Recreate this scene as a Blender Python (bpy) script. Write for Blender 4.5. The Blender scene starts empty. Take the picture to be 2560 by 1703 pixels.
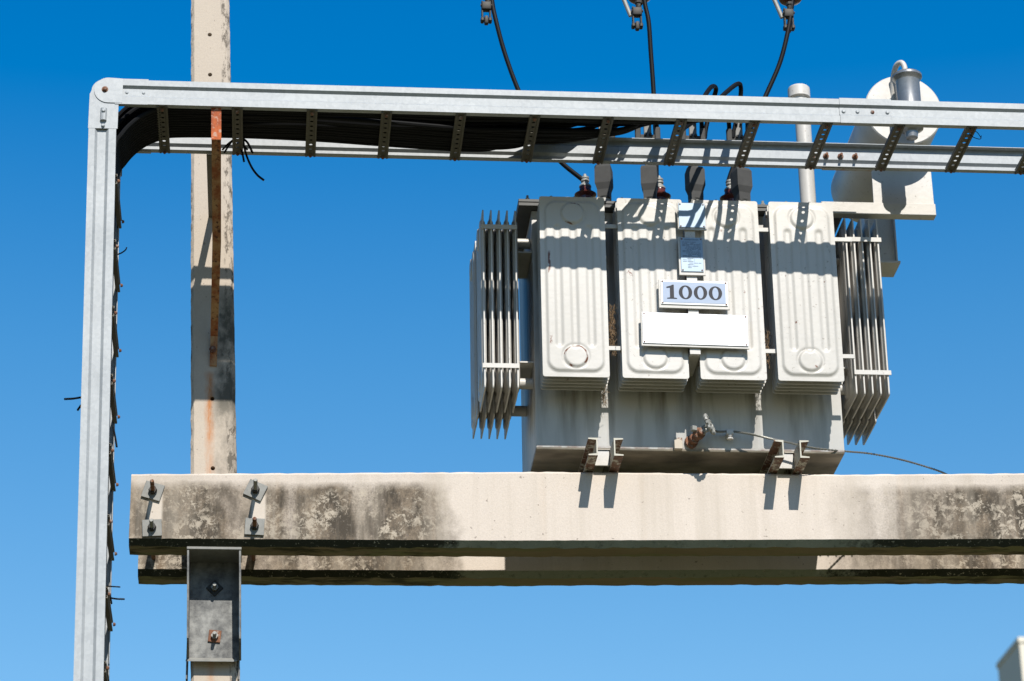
import bpy, bmesh, math, random
from mathutils import Vector, Matrix
random.seed(7)
scene = bpy.context.scene
COL = scene.collection

# ------------------------------------------------------------------ camera
LENS, PITCH, YAW, ROLL = 99.47, math.radians(23.639), math.radians(5.204), math.radians(0.9856)
CAM = Vector((0, 0, 1.6))
fwd = Vector((math.sin(YAW)*math.cos(PITCH), math.cos(YAW)*math.cos(PITCH), math.sin(PITCH)))
rt0 = Vector((math.cos(YAW), -math.sin(YAW), 0))
dn0 = -rt0.cross(fwd)
rt = rt0*math.cos(ROLL) + dn0*math.sin(ROLL)
dn = -rt0*math.sin(ROLL) + dn0*math.cos(ROLL)
cam_data = bpy.data.cameras.new("camera")
cam_data.lens = LENS; cam_data.sensor_width = 36; cam_data.sensor_fit = 'HORIZONTAL'
cam_data.clip_start = 0.1; cam_data.clip_end = 3000
cam_data.dof.use_dof = True; cam_data.dof.focus_distance = 14.0; cam_data.dof.aperture_fstop = 3.2
cam = bpy.data.objects.new("camera", cam_data); COL.objects.link(cam)
m = Matrix.Identity(4)
for i in range(3):
    m[i][0] = rt[i]; m[i][1] = -dn[i]; m[i][2] = -fwd[i]; m[i][3] = CAM[i]
cam.matrix_world = m
scene.camera = cam

def at(x, y, Y):
    """point seen at measuring coordinates x, y (photo 2357 wide) on the plane at depth Y"""
    x *= 1.08612; y *= 1.08612
    v = rt*(x-1280) + dn*(y-851.5) + fwd*7073.3
    return CAM + v*(Y/v.y)

# ------------------------------------------------------------------ sky, sun, exposure
SUNV = Vector((0.166, -1.0, 1.003)).normalized()
world = bpy.data.worlds.new("World"); scene.world = world; world.use_nodes = True
wn = world.node_tree; wn.nodes.clear()
sky = wn.nodes.new('ShaderNodeTexSky'); sky.sky_type = 'NISHITA'; sky.sun_disc = False
sky.sun_elevation = math.asin(SUNV.z); sky.sun_rotation = math.atan2(SUNV.x, SUNV.y)
sky.air_density = 1.0; sky.dust_density = 0.3; sky.ozone_density = 4.0; sky.altitude = 0
hsv = wn.nodes.new('ShaderNodeHueSaturation'); 
wtc = wn.nodes.new('ShaderNodeTexCoord'); wsp = wn.nodes.new('ShaderNodeSeparateXYZ'); wn.links.new(wtc.outputs['Generated'], wsp.inputs[0])
for sock, stops in (('Hue', ((0, .492), (.287, .487), (.40, .491), (.507, .499), (1, .5))), ('Saturation', ((0, .9), (.287, 1.16), (.40, 1.30), (.507, 1.44), (1, 1.4))), ('Value', ((0, .6), (.2, .9), (.287, 1.46), (.40, 1.50), (.507, 1.52), (.64, .75), (1, .45)))):
    cr = wn.nodes.new('ShaderNodeValToRGB'); el = cr.color_ramp.elements
    while len(el) < len(stops): el.new(.5)
    for q, (p_, v_) in zip(el, stops): q.position = p_; q.color = (v_/2, v_/2, v_/2, 1)
    mu = wn.nodes.new('ShaderNodeMath'); mu.operation = 'MULTIPLY'; mu.inputs[1].default_value = 2
    wn.links.new(wsp.outputs[2], cr.inputs[0]); wn.links.new(cr.outputs[0], mu.inputs[0]); wn.links.new(mu.outputs[0], hsv.inputs[sock])
bg = wn.nodes.new('ShaderNodeBackground'); bg.inputs['Strength'].default_value = 0.083
wo = wn.nodes.new('ShaderNodeOutputWorld')
wn.links.new(sky.outputs[0], hsv.inputs['Color']); wn.links.new(hsv.outputs[0], bg.inputs[0]); wn.links.new(bg.outputs[0], wo.inputs[0])
sd = bpy.data.lights.new("sun", 'SUN'); sd.energy = 4.9; sd.angle = math.radians(0.5); sd.color = (1.0, 0.95, 0.88)
sun = bpy.data.objects.new("sun", sd); COL.objects.link(sun)
sun.rotation_euler = SUNV.to_track_quat('Z', 'Y').to_euler(); sun.location = (3, -10, 20)
scene.view_settings.view_transform = 'Standard'; scene.view_settings.look = 'None'
scene.view_settings.exposure = 0.45; scene.view_settings.gamma = 1.0
scene.render.resolution_x = 1024; scene.render.resolution_y = 681

# ------------------------------------------------------------------ mesh helpers
class MB:
    def __init__(s): s.v = []; s.f = []
    def add(s, vs, fs):
        o = len(s.v); s.v += [Vector(v) for v in vs]; s.f += [tuple(i+o for i in f) for f in fs]; return s
    def hexa(s, p):   # 8 points: bottom 4 ccw, top 4 ccw
        return s.add(p, [(3,2,1,0),(4,5,6,7),(0,1,5,4),(1,2,6,5),(2,3,7,6),(3,0,4,7)])
    def box(s, x0, x1, y0, y1, z0, z1, M=None):
        p = [Vector(q) for q in ((x0,y0,z0),(x1,y0,z0),(x1,y1,z0),(x0,y1,z0),(x0,y0,z1),(x1,y0,z1),(x1,y1,z1),(x0,y1,z1))]
        if M: p = [M @ q for q in p]
        return s.hexa(p)
    def bevbox(s, x0, x1, y0, y1, z0, z1, b=.004, seg=2, M=None):
        bm = bmesh.new(); bmesh.ops.create_cube(bm, size=1)
        for v in bm.verts:
            v.co = Vector(((x0+x1)/2+v.co.x*(x1-x0), (y0+y1)/2+v.co.y*(y1-y0), (z0+z1)/2+v.co.z*(z1-z0)))
        bmesh.ops.bevel(bm, geom=list(bm.edges), offset=b, segments=seg, affect='EDGES', profile=.5)
        bm.verts.index_update()
        s.add([(M @ v.co) if M else v.co.copy() for v in bm.verts], [tuple(v.index for v in f.verts) for f in bm.faces]); bm.free(); return s
    def prism(s, poly, a, b):   # poly: list of 3D points (ring at a), extruded by vectors a->b
        n = len(poly); P = [Vector(p)+Vector(a) for p in poly] + [Vector(p)+Vector(b) for p in poly]
        return s.add(P, [tuple(range(n))[::-1], tuple(range(n, 2*n))] + [(i, (i+1) % n, n+(i+1) % n, n+i) for i in range(n)])
    def tube(s, pts, r, n=8, caps=True):
        pts = [Vector(p) for p in pts]; rs = r if isinstance(r, (list, tuple)) else [r]*len(pts)
        t0 = (pts[1]-pts[0]).normalized()
        up = Vector((0, 0, 1)) if abs(t0.z) < .9 else Vector((1, 0, 0))
        nrm = t0.cross(up).normalized(); rings = []
        for i, p in enumerate(pts):
            t = (pts[min(i+1, len(pts)-1)]-pts[max(i-1, 0)]).normalized()
            nrm = (nrm - t*nrm.dot(t)).normalized(); bn = t.cross(nrm)
            rings.append([p + (nrm*math.cos(a)+bn*math.sin(a))*rs[i] for a in [2*math.pi*k/n for k in range(n)]])
        vs = [q for ring in rings for q in ring]; fs = []
        for i in range(len(pts)-1):
            for k in range(n):
                fs.append((i*n+k, i*n+(k+1) % n, (i+1)*n+(k+1) % n, (i+1)*n+k))
        if caps: fs += [tuple(range(n))[::-1], tuple(range((len(pts)-1)*n, len(pts)*n))]
        return s.add(vs, fs)
    def lathe(s, prof, base, axis=(0, 0, 1), n=20):   # prof: (r, h) along axis
        pts = [Vector(base)+Vector(axis).normalized()*h for r, h in prof]
        ax = Vector(axis).normalized(); up = Vector((0, 0, 1)) if abs(ax.z) < .9 else Vector((1, 0, 0))
        a = ax.cross(up).normalized(); b = ax.cross(a); vs = []; fs = []
        for (r, h), p in zip(prof, pts):
            for k in range(n):
                t = 2*math.pi*k/n; vs.append(p + (a*math.cos(t)+b*math.sin(t))*max(r, 1e-4))
        for i in range(len(prof)-1):
            for k in range(n): fs.append((i*n+k, i*n+(k+1) % n, (i+1)*n+(k+1) % n, (i+1)*n+k))
        fs += [tuple(range(n))[::-1], tuple(range((len(prof)-1)*n, len(prof)*n))]
        return s.add(vs, fs)
    def build(s, name, mat, parent=None, origin=None, ang=35, smooth=True):
        if origin is None:
            lo = Vector([min(v[i] for v in s.v) for i in range(3)]); hi = Vector([max(v[i] for v in s.v) for i in range(3)])
            origin = (lo+hi)/2
        origin = Vector(origin)
        me = bpy.data.meshes.new(name); me.from_pydata([v-origin for v in s.v], [], s.f)
        bm = bmesh.new(); bm.from_mesh(me); bmesh.ops.recalc_face_normals(bm, faces=bm.faces); bm.to_mesh(me); bm.free()
        if smooth:
            me.polygons.foreach_set('use_smooth', [True]*len(me.polygons)); me.set_sharp_from_angle(angle=math.radians(ang))
        me.materials.append(mat)
        o = bpy.data.objects.new(name, me); COL.objects.link(o)
        WL[o.name] = origin
        if parent: o.parent = parent; o.location = origin - WL[parent.name]
        else: o.location = origin
        return o
WL = {}
def thing(name, loc, label, cat, group=None):
    o = bpy.data.objects.new(name, None); COL.objects.link(o); o.location = loc; o.empty_display_size = .1
    WL[o.name] = Vector(loc); return tag(o, label, cat, group)
def tag(o, label=None, cat=None, group=None, kind=None):
    if label: o['label'] = label
    if cat: o['category'] = cat
    if group: o['group'] = group
    if kind: o['kind'] = kind
    return o
def dup(o, loc=None, rot=None, parent=None, wloc=None):
    c = o.copy(); COL.objects.link(c); c.parent = parent
    wl = Vector(wloc) if wloc is not None else WL[o.name]
    WL[c.name] = wl
    c.location = wl - (WL[parent.name] if parent else Vector())
    if rot is not None: c.rotation_euler = rot
    return c
def spline(P, n=8):   # catmull-rom
    P = [Vector(p) for p in P]; Q = [P[0]*2-P[1]] + P + [P[-1]*2-P[-2]]; out = []
    for i in range(1, len(Q)-2):
        for k in range(n):
            t = k/n; a, b, c, d = Q[i-1:i+3]
            out.append(.5*((2*b)+(c-a)*t+(2*a-5*b+4*c-d)*t*t+(3*b-a-3*c+d)*t**3))
    return out + [P[-1]]

# ------------------------------------------------------------------ materials
class NT:
    def __init__(s, name):
        s.m = bpy.data.materials.new(name); s.m.use_nodes = True; s.t = s.m.node_tree; s.b = s.t.nodes['Principled BSDF']
        s.tc = s.t.nodes.new('ShaderNodeTexCoord'); s.obj = s.tc.outputs['Object']
    def n(s, typ, **k):
        nd = s.t.nodes.new(typ)
        for a, b in k.items(): setattr(nd, a, b)
        return nd
    def l(s, a, b): s.t.links.new(a, b)
    def rnd(s, scale=(1, 1, 1)):   # object coords + per-object offset, scaled
        oi = s.n('ShaderNodeObjectInfo'); mp = s.n('ShaderNodeMapping'); mp.inputs['Scale'].default_value = scale
        vm = s.n('ShaderNodeVectorMath', operation='SCALE'); vm.inputs[0].default_value = (17, 31, 23)
        s.l(oi.outputs['Random'], vm.inputs['Scale']); ad = s.n('ShaderNodeVectorMath', operation='ADD')
        s.l(s.obj, ad.inputs[0]); s.l(vm.outputs[0], ad.inputs[1]); s.l(ad.outputs[0], mp.inputs[0]); return mp.outputs[0]
    def map(s, scale=(1, 1, 1), loc=(0, 0, 0)):
        mp = s.n('ShaderNodeMapping'); mp.inputs['Scale'].default_value = scale; mp.inputs['Location'].default_value = loc
        s.l(s.obj, mp.inputs[0]); return mp.outputs[0]
    def noise(s, scale, detail=5, vec=None, rough=.55, dist=0):
        nd = s.n('ShaderNodeTexNoise'); nd.inputs['Scale'].default_value = scale; nd.inputs['Detail'].default_value = detail
        nd.inputs['Roughness'].default_value = rough; nd.inputs['Distortion'].default_value = dist
        s.l(vec if vec is not None else s.obj, nd.inputs['Vector']); return nd.outputs['Fac']
    def ramp(s, fac, stops):
        r = s.n('ShaderNodeValToRGB'); e = r.color_ramp.elements
        while len(e) < len(stops): e.new(.5)
        for q, (p, c) in zip(e, stops):
            q.position = p; q.color = (c, c, c, 1) if not isinstance(c, tuple) else (*c, 1)
        s.l(fac, r.inputs[0]); return r.outputs[0]
    def mix(s, fac, a, b, mode='MIX'):
        mx = s.n('ShaderNodeMix', data_type='RGBA', blend_type=mode)
        for sock, v in ((mx.inputs[0], fac), (mx.inputs[6], a), (mx.inputs[7], b)):
            if isinstance(v, (int, float)): sock.default_value = v
            elif isinstance(v, tuple): sock.default_value = (*v, 1)
            else: s.l(v, sock)
        return mx.outputs[2]
    def math(s, op, a, b=0.0, c=None, clamp=False):
        nd = s.n('ShaderNodeMath', operation=op, use_clamp=clamp)
        for i, v in enumerate((a, b) if c is None else (a, b, c)):
            if isinstance(v, (int, float)): nd.inputs[i].default_value = v
            else: s.l(v, nd.inputs[i])
        return nd.outputs[0]
    def sep(s, vec=None):
        q = s.n('ShaderNodeSeparateXYZ'); s.l(vec if vec is not None else s.obj, q.inputs[0]); return q.outputs
    def out(s, col, rough=.6, metal=0, bump=None, bs=.3, bd=.01, spec=.5):
        if isinstance(col, tuple): s.b.inputs['Base Color'].default_value = (*col, 1)
        else: s.l(col, s.b.inputs['Base Color'])
        if isinstance(rough, (int, float)): s.b.inputs['Roughness'].default_value = rough
        else: s.l(rough, s.b.inputs['Roughness'])
        s.b.inputs['Metallic'].default_value = metal; s.b.inputs['Specular IOR Level'].default_value = spec
        if bump is not None:
            bp = s.n('ShaderNodeBump'); bp.inputs['Strength'].default_value = bs; bp.inputs['Distance'].default_value = bd
            s.l(bump, bp.inputs['Height']); s.l(bp.outputs[0], s.b.inputs['Normal'])
        return s.m

def m_paint(name, base, dark, rust=0.0, rough=.42):
    t = NT(name); n1 = t.noise(2.2, 6, t.rnd((1, 1, .35))); n2 = t.noise(26, 4, t.rnd((1, 1, .15)))
    c = t.mix(t.ramp(n1, [(.42, 0), (.72, .75)]), base, dark)
    c = t.mix(t.ramp(n2, [(.55, 0), (.8, .35)]), c, dark)
    n3 = t.noise(60, 3, t.rnd()); c = t.mix(t.ramp(n3, [(.65, 0), (.73, .6)]), c, (.16, .13, .10))
    if rust:
        n4 = t.noise(13, 6, t.rnd(), .7); c = t.mix(t.ramp(n4, [(.70-rust, 0), (.735-rust, 1)]), c, (.13, .045, .02))
    return t.out(c, t.ramp(t.noise(9, 3), [(.3, rough-.06), (.8, rough+.15)]), 0, t.noise(35, 4), .12, .006)
M = {}
M['paint'] = m_paint('grey_cream_paint', (.505, .485, .45), (.36, .35, .32))
M['paint_chip'] = m_paint('chipped_cream_paint', (.505, .485, .45), (.37, .355, .32), .035)
def m_panel_rust():
    t = NT('chipped_panel_paint'); s = t.sep(); c = t.mix(t.ramp(t.noise(2.2, 6, t.map((1, 1, .35))), [(.42, 0), (.72, .75)]), (.505, .485, .45), (.37, .355, .32))
    m1 = t.math('MULTIPLY', t.ramp(t.math('MULTIPLY', t.math('ABSOLUTE', t.math('ADD', s[0], .122)), 60), [(.25, 1), (.5, 0)]), t.ramp(t.math('ADD', s[2], .5), [(.17, 0), (.19, 1), (.23, 1), (.24, 0), (.56, 0), (.57, 1), (.67, 1), (.69, 0)]))
    m1 = t.math('MULTIPLY', m1, t.ramp(t.noise(38, 5, t.map((1, 1, .5)), .7), [(.46, 0), (.52, 1)]))
    rings = None
    for cz in (.397, -.385):
        q = t.math('SQRT', t.math('ADD', t.math('MULTIPLY', s[0], s[0]), t.math('POWER', t.math('SUBTRACT', s[2], cz), 2)))
        r_ = t.math('MULTIPLY', t.ramp(t.math('MULTIPLY', t.math('ABSOLUTE', t.math('SUBTRACT', q, .056)), 100), [(.3, 1), (.6, 0)]), t.ramp(t.noise(12, 6, t.map((1, 1, 1), (0, 0, cz*3))), [(.54, 0), (.58, 1)]))
        rings = r_ if rings is None else t.math('MAXIMUM', rings, r_)
    c = t.mix(t.math('MAXIMUM', m1, rings), c, (.13, .045, .022)); return t.out(c, .45, 0, t.noise(35, 4), .12, .006)
M['panel_rust'] = m_panel_rust()
M['paint_rusty'] = m_paint('rusting_cream_paint', (.50, .45, .38), (.33, .27, .2), .12, .6)

def m_galv(name, lo, hi, rough=.5, metal=.25):
    t = NT(name); v = t.n('ShaderNodeTexVoronoi'); v.inputs['Scale'].default_value = 70; t.l(t.rnd(), v.inputs['Vector'])
    vr = t.math('ADD', t.sep(v.outputs['Color'])[0], 0)
    n = t.noise(4, 5, t.rnd((.5, .5, 1))); n2 = t.noise(70, 3, t.rnd((1, 1, .10)))
    c = t.mix(t.math('MULTIPLY', t.math('ADD', t.math('MULTIPLY', vr, .35), t.math('ADD', n, t.math('MULTIPLY', n2, .4))), .62), lo, hi)
    return t.out(c, rough, metal, n2, .06, .003)
M['galv'] = m_galv('galvanized_steel', (.20, .22, .235), (.40, .42, .43), .55, .1)
def m_gr():
    t = NT('rust_stained_galvanized'); c = t.mix(t.noise(4, 5), (.26, .27, .26), (.42, .42, .40)); c = t.mix(t.ramp(t.noise(16, 6, None, .7), [(.50, 0), (.62, .8)]), c, (.30, .15, .07))
    return t.out(c, .6, .05, t.noise(60, 4), .1, .003)
M['galv_rusty'] = m_gr()
M['galv_dull'] = m_galv('dull_galvanized_steel', (.055, .050, .038), (.13, .118, .09), .6, .2)
def m_rust(name, a, b, c_, lo=.4, hi=.6):
    t = NT(name); n = t.noise(14, 8, t.rnd((1, 1, .4)), .7); c = t.mix(t.ramp(n, [(lo, 0), (hi, 1)]), a, b)
    c = t.mix(t.ramp(t.noise(45, 5, t.rnd()), [(.56, 0), (.66, 1)]), c, c_)
    return t.out(c, .85, 0, t.noise(70, 6), .5, .004)
M['rust_bright'] = m_rust('orange_rust', (.42, .095, .022), (.17, .038, .015), (.42, .25, .18))
M['rust_dark'] = m_rust('brown_rust_on_steel', (.38, .22, .10), (.25, .075, .022), (.08, .026, .012), .42, .6)
M['rust_bolt'] = m_rust('rusted_bolt', (.20, .09, .045), (.12, .05, .03), (.25, .2, .17))

def m_concrete(name, kind, seed=0.0):
    t = NT(name); raw = t.obj
    if seed: t.obj = t.map((1, 1, 1), (seed, seed*.7, seed*1.3))
    base = t.mix(t.noise(1.7, 5), (.41, .35, .285), (.50, .435, .36)) if kind == 'pole' else t.mix(t.noise(1.7, 5), (.50, .435, .37), (.60, .54, .48))
    fine = t.noise(160, 4); base = t.mix(t.ramp(fine, [(.35, .25), (.6, 0)]), base, (.33, .29, .25))
    s = t.sep(raw); pits = t.noise(48, 2, None, .4); pit = t.ramp(pits, [(.715, 0), (.74, 1)])
    col = base; bumpsrc = t.math('SUBTRACT', t.noise(90, 6), t.math('MULTIPLY', pit, .6))
    if kind == 'pole':
        # flaky, blackened arrises at both sides and rust streak below the bracket
        ax = t.math('ABSOLUTE', t.math('ADD', s[0], t.math('MULTIPLY', s[2], .0320)))
        edge = t.math('SUBTRACT', ax, t.math('ADD', .088, t.math('MULTIPLY', s[2], -.0045)))
        e = t.math('MULTIPLY', t.ramp(t.math('ADD', t.math('MULTIPLY', edge, 18), .5), [(.34, 0), (.55, 1)]), t.ramp(t.noise(38, 7, t.map((1, 1, .35)), .8), [(.50, 0), (.57, .85)]))
        col = t.mix(e, col, (.09, .075, .06))
        xs = t.math('ABSOLUTE', t.math('ADD', t.math('ADD', s[0], t.math('MULTIPLY', s[2], .03)), t.math('ADD', -.020, t.math('MULTIPLY', t.noise(9, 6, None, .7), .040))))
        stx = t.ramp(t.math('MULTIPLY', xs, 30), [(.0, 1), (.9, 0)])
        stz = t.math('MULTIPLY', t.ramp(t.math('ADD', t.math('MULTIPLY', s[2], .5), .5), [(.18, .45), (.5, .9), (.595, 1), (.61, 0)]), t.math('MULTIPLY', t.ramp(t.noise(6, 4, t.map((2, 1, .4))), [(.3, .35), (.7, 1)]), t.ramp(t.noise(60, 5, t.map((1, 1, .25)), .7), [(.35, .4), (.6, 1)])))
        col = t.mix(t.math('MULTIPLY', t.math('MULTIPLY', stx, stz), 1.35, clamp=True), col, (.42, .17, .055))
        # black algae low on the right above the beam, stronger dark band higher up
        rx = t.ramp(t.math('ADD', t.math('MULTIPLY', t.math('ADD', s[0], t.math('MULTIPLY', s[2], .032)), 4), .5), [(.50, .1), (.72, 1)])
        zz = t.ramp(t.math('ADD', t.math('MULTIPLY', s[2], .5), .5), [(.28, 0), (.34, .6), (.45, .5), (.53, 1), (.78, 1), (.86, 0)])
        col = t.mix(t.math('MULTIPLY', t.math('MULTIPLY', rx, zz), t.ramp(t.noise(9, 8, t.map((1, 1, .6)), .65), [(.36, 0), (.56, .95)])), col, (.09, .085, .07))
    if kind == 'beam':
        # lichen zones: left 1.5 m and beyond the transformer; a grey film in vertical runs, black growth, pale flecks
        nrm = t.n('ShaderNodeNewGeometry').outputs['Normal']; nz = t.sep(nrm)[2]
        wx = t.math('ADD', s[0], t.math('MULTIPLY', t.math('SUBTRACT', t.noise(3.0, 7, None, .6), .5), .45))
        zone = t.ramp(t.math('MULTIPLY', t.math('ADD', wx, 2.75), .1818), [(0, .85), (.06, .9), (.09, .55), (.13, .75), (.17, 1), (.245, 1), (.272, .6), (.292, 0), (.62, 0), (.67, .35), (.73, .7), (.77, 1), (.86, 1), (1, 1)])
        run = t.ramp(t.noise(5, 6, t.map((1, 1, .09)), .6), [(.34, .38), (.50, 1)])
        topfree = t.ramp(t.math('ADD', t.math('MULTIPLY', t.math('ADD', t.math('SUBTRACT', s[2], t.math('MULTIPLY', s[0], .012)), t.math('MULTIPLY', t.noise(9, 5), .05)), 2.5), .5), [(.84, 1), (.97, .06)])
        z1 = t.math('MULTIPLY', zone, topfree)
        film = t.math('MULTIPLY', z1, t.math('MULTIPLY', run, t.ramp(t.noise(4, 8, t.map((1, 1, .6), (3, 0, 1)), .65), [(.30, .6), (.55, 1)])))
        col = t.mix(t.math('MULTIPLY', film, 1.35, clamp=True), col, (.20, .158, .115))
        blk = t.math('MULTIPLY', film, t.ramp(t.noise(10, 10, t.map((1, 1, .55), (1, 5, 2)), .72), [(.40, 0), (.58, 1)]))
        col = t.mix(t.math('MULTIPLY', blk, 1.35, clamp=True), col, (.058, .048, .036))
        grit = t.ramp(t.noise(120, 5, None, .8), [(.45, 0), (.62, 1)])
        col = t.mix(t.math('MULTIPLY', t.math('MULTIPLY', grit, z1), .65), col, (.07, .06, .05))
        clus = t.ramp(t.noise(4.5, 5, t.map((1, 1, 1), (7, 3, 2)), .6), [(.45, 0), (.55, 1)])
        fleck = t.math('MULTIPLY', t.math('MULTIPLY', clus, z1), t.ramp(t.noise(26, 9, None, .78, .5), [(.50, 0), (.55, 1)]))
        col = t.mix(t.math('MULTIPLY', fleck, .85), col, (.43, .375, .30))
        gap = t.ramp(t.noise(38, 6, None, .75), [(.58, 0), (.66, .8)])
        col = t.mix(t.math('MULTIPLY', gap, z1), col, (.36, .31, .25))
        faint = t.ramp(t.noise(7, 6, t.map((1, 1, .05), (5, 1, 0)), .65), [(.46, 0), (.66, .42)])
        col = t.mix(faint, col, (.36, .315, .255))
        # rust runs, few and soft
        rr = t.math('MULTIPLY', t.ramp(t.noise(5.5, 2, t.map((1, .0, .03), (2.3, 0, 0))), [(.62, 0), (.76, .4)]), t.ramp(t.noise(6, 4), [(.3, .3), (.7, 1)]))
        col = t.mix(rr, col, (.47, .32, .19))
        # rain washed clean patches below the upper washer plates
        for wxc in WASH:
            dxw = t.math('ABSOLUTE', t.math('SUBTRACT', s[0], wxc)); dzw = t.math('ABSOLUTE', t.math('ADD', s[2], .004))
            wm = t.math('MULTIPLY', t.ramp(t.math('MULTIPLY', dxw, 10), [(.28, 1), (.40, 0)]), t.ramp(t.math('MULTIPLY', dzw, 5), [(.30, 1), (.42, 0)]))
            col = t.mix(t.math('MULTIPLY', wm, .85), col, (.55, .49, .42))
        # black moss on the lower chamfer, olive brown stained underside
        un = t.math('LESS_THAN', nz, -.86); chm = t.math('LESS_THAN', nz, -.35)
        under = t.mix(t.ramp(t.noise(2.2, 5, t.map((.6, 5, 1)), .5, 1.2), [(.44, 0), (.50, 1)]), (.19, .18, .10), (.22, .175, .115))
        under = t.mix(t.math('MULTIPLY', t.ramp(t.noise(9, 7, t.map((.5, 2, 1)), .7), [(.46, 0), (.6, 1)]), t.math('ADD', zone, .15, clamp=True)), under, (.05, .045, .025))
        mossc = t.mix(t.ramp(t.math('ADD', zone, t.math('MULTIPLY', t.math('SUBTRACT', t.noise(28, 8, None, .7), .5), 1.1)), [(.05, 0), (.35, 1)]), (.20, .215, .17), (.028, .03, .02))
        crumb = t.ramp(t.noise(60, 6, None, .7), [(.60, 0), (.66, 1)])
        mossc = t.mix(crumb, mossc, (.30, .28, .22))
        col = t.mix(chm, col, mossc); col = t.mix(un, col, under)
    col = t.mix(t.math('MULTIPLY', pit, .6), col, (.16, .13, .11))
    return t.out(col, .9, 0, bumpsrc, .2, .004, .2)
WASH = (at(357, 1175, 13.0).x-2.06, at(595, 1175, 13.0).x-2.06)
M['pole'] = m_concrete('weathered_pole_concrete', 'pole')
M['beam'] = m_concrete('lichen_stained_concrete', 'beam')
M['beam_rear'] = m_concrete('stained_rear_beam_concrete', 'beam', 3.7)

def m_flat(name, col, rough=.5, metal=0, var=.25, sc=12, spec=.5, bs=.1):
    t = NT(name); n = t.noise(sc, 5, t.rnd()); d = tuple(c*(1-var) for c in col); h = tuple(min(1, c*(1+var)) for c in col)
    return t.out(t.mix(n, d, h), rough, metal, t.noise(sc*5, 3), bs, .003, spec)
M['cable'] = m_flat('black_cable_sheath', (.006, .0065, .0075), .55, 0, .4, 6, .12, 0.0)
M['rubber'] = m_flat('grey_rubber_boot', (.036, .036, .034), .75, 0, .35, 30)
M['lug'] = m_flat('tinned_lug', (.15, .148, .138), .6, 0)
M['porcelain'] = m_flat('brown_glazed_porcelain', (.085, .022, .018), .22, 0, .2, 8)
M['castgrey'] = m_flat('cast_grey_metal', (.27, .27, .25), .6, .3, .3, 40)
M['castdark'] = m_flat('dark_weathered_fitting', (.03, .028, .024), .6, .3, .5, 40)
M['plate_metal'] = m_flat('brushed_plate', (.25, .32, .39), .45, .3, .08, 5)
M['plate_white'] = m_flat('white_enamel_plate', (.80, .80, .79), .25, 0, .03, 4)
M['plate_steel'] = m_flat('polished_blank_plate', (.56, .57, .58), .36, .6, .02, 3, .5, .35)
M['plate_blue'] = m_flat('pale_blue_enamel', (.27, .335, .45), .35, 0, .05, 6)
M['ink'] = m_flat('dark_ink', (.018, .018, .026), .6, 0, .1, 12, .3)
M['ink_soft'] = m_flat('engraved_lettering', (.10, .13, .17), .5, 0, .1)
M['zinc'] = m_flat('zinc_plate', (.20, .20, .185), .65, .05, .4, 30)
M['gasket'] = m_flat('dark_cover_paint', (.07, .072, .07), .6, 0, .3)
M['hole'] = m_flat('dark_hole_lining', (.03, .026, .022), .95)
M['straw'] = m_flat('dry_straw', (.20, .13, .07), .9, 0, .5, 50)
M['steelwire'] = m_flat('stranded_steel_wire', (.20, .20, .18), .45, .5, .3, 60)
M['build'] = m_flat('painted_render_wall', (.62, .58, .49), .85, 0, .06, 2)
M['canister'] = m_galv('scuffed_aluminium', (.17, .17, .17), (.34, .34, .34), .35, .6)
def m_bracket():
    t = NT('stained_bracket_steel'); n = t.noise(9, 7, None, .7)
    c = t.mix(t.ramp(n, [(.4, 0), (.62, 1)]), (.06, .062, .062), (.22, .222, .21))
    c = t.mix(t.ramp(t.noise(5, 5, t.map((3, 1, .4))), [(.55, 0), (.7, .6)]), c, (.10, .10, .095))
    return t.out(c, .6, .15, t.noise(60, 4), .2, .004)
M['bracket'] = m_bracket()
def m_chan():
    t = NT('channel_paint_with_rust'); g_ = t.n('ShaderNodeNewGeometry'); nz = t.sep(g_.outputs['Normal'])[2]; ny = t.sep(g_.outputs['Normal'])[1]
    und = t.math('ADD', t.math('MULTIPLY', t.math('LESS_THAN', nz, -.5), .09), t.math('MULTIPLY', t.math('LESS_THAN', ny, -.5), -.05))
    c = t.mix(t.ramp(t.math('ADD', t.noise(14, 8, t.rnd(), .72), und), [(.54, 0), (.60, 1)]), (.46, .44, .37), (.15, .07, .035))
    c = t.mix(t.ramp(t.math('ADD', t.noise(40, 6, t.rnd(), .7), und), [(.56, 0), (.64, .85)]), c, (.09, .04, .022))
    return t.out(c, .75, 0, t.noise(60, 5), .3, .004)
M['chan'] = m_chan()
def m_tank():
    t = NT('tank_paint_with_rusty_seam'); s = t.sep()
    n1 = t.noise(2, 6, t.map((1, 1, .3))); c = t.mix(t.ramp(n1, [(.42, 0), (.75, .7)]), (.49, .48, .455), (.33, .325, .305))
    drip = t.math('MULTIPLY', t.ramp(t.noise(14, 5, t.map((1, 1, .10))), [(.46, 0), (.66, .75)]), t.ramp(t.math('ADD', s[2], 1.0), [(.33, .25), (.62, 1)])); c = t.mix(drip, c, (.13, .115, .085))
    e = t.math('MULTIPLY', t.ramp(t.math('ADD', t.math('MULTIPLY', s[2], 1), .75), [(.072, 1), (.094, 0)]), t.ramp(t.noise(22, 6), [(.40, 0), (.6, 1)]))
    e = t.math('MAXIMUM', e, t.math('MULTIPLY', t.math('LESS_THAN', s[2], -.674), .9))
    c = t.mix(e, c, (.14, .055, .03))
    und = t.math('LESS_THAN', s[2], -.672)
    uc = t.mix(t.ramp(t.noise(5, 6, t.map((1, 2, 1))), [(.35, 0), (.65, 1)]), (.24, .21, .16), (.11, .095, .07))
    c = t.mix(und, c, uc)
    return t.out(c, .5, 0, t.noise(35, 4), .12, .006)
M['tank'] = m_tank()
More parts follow.
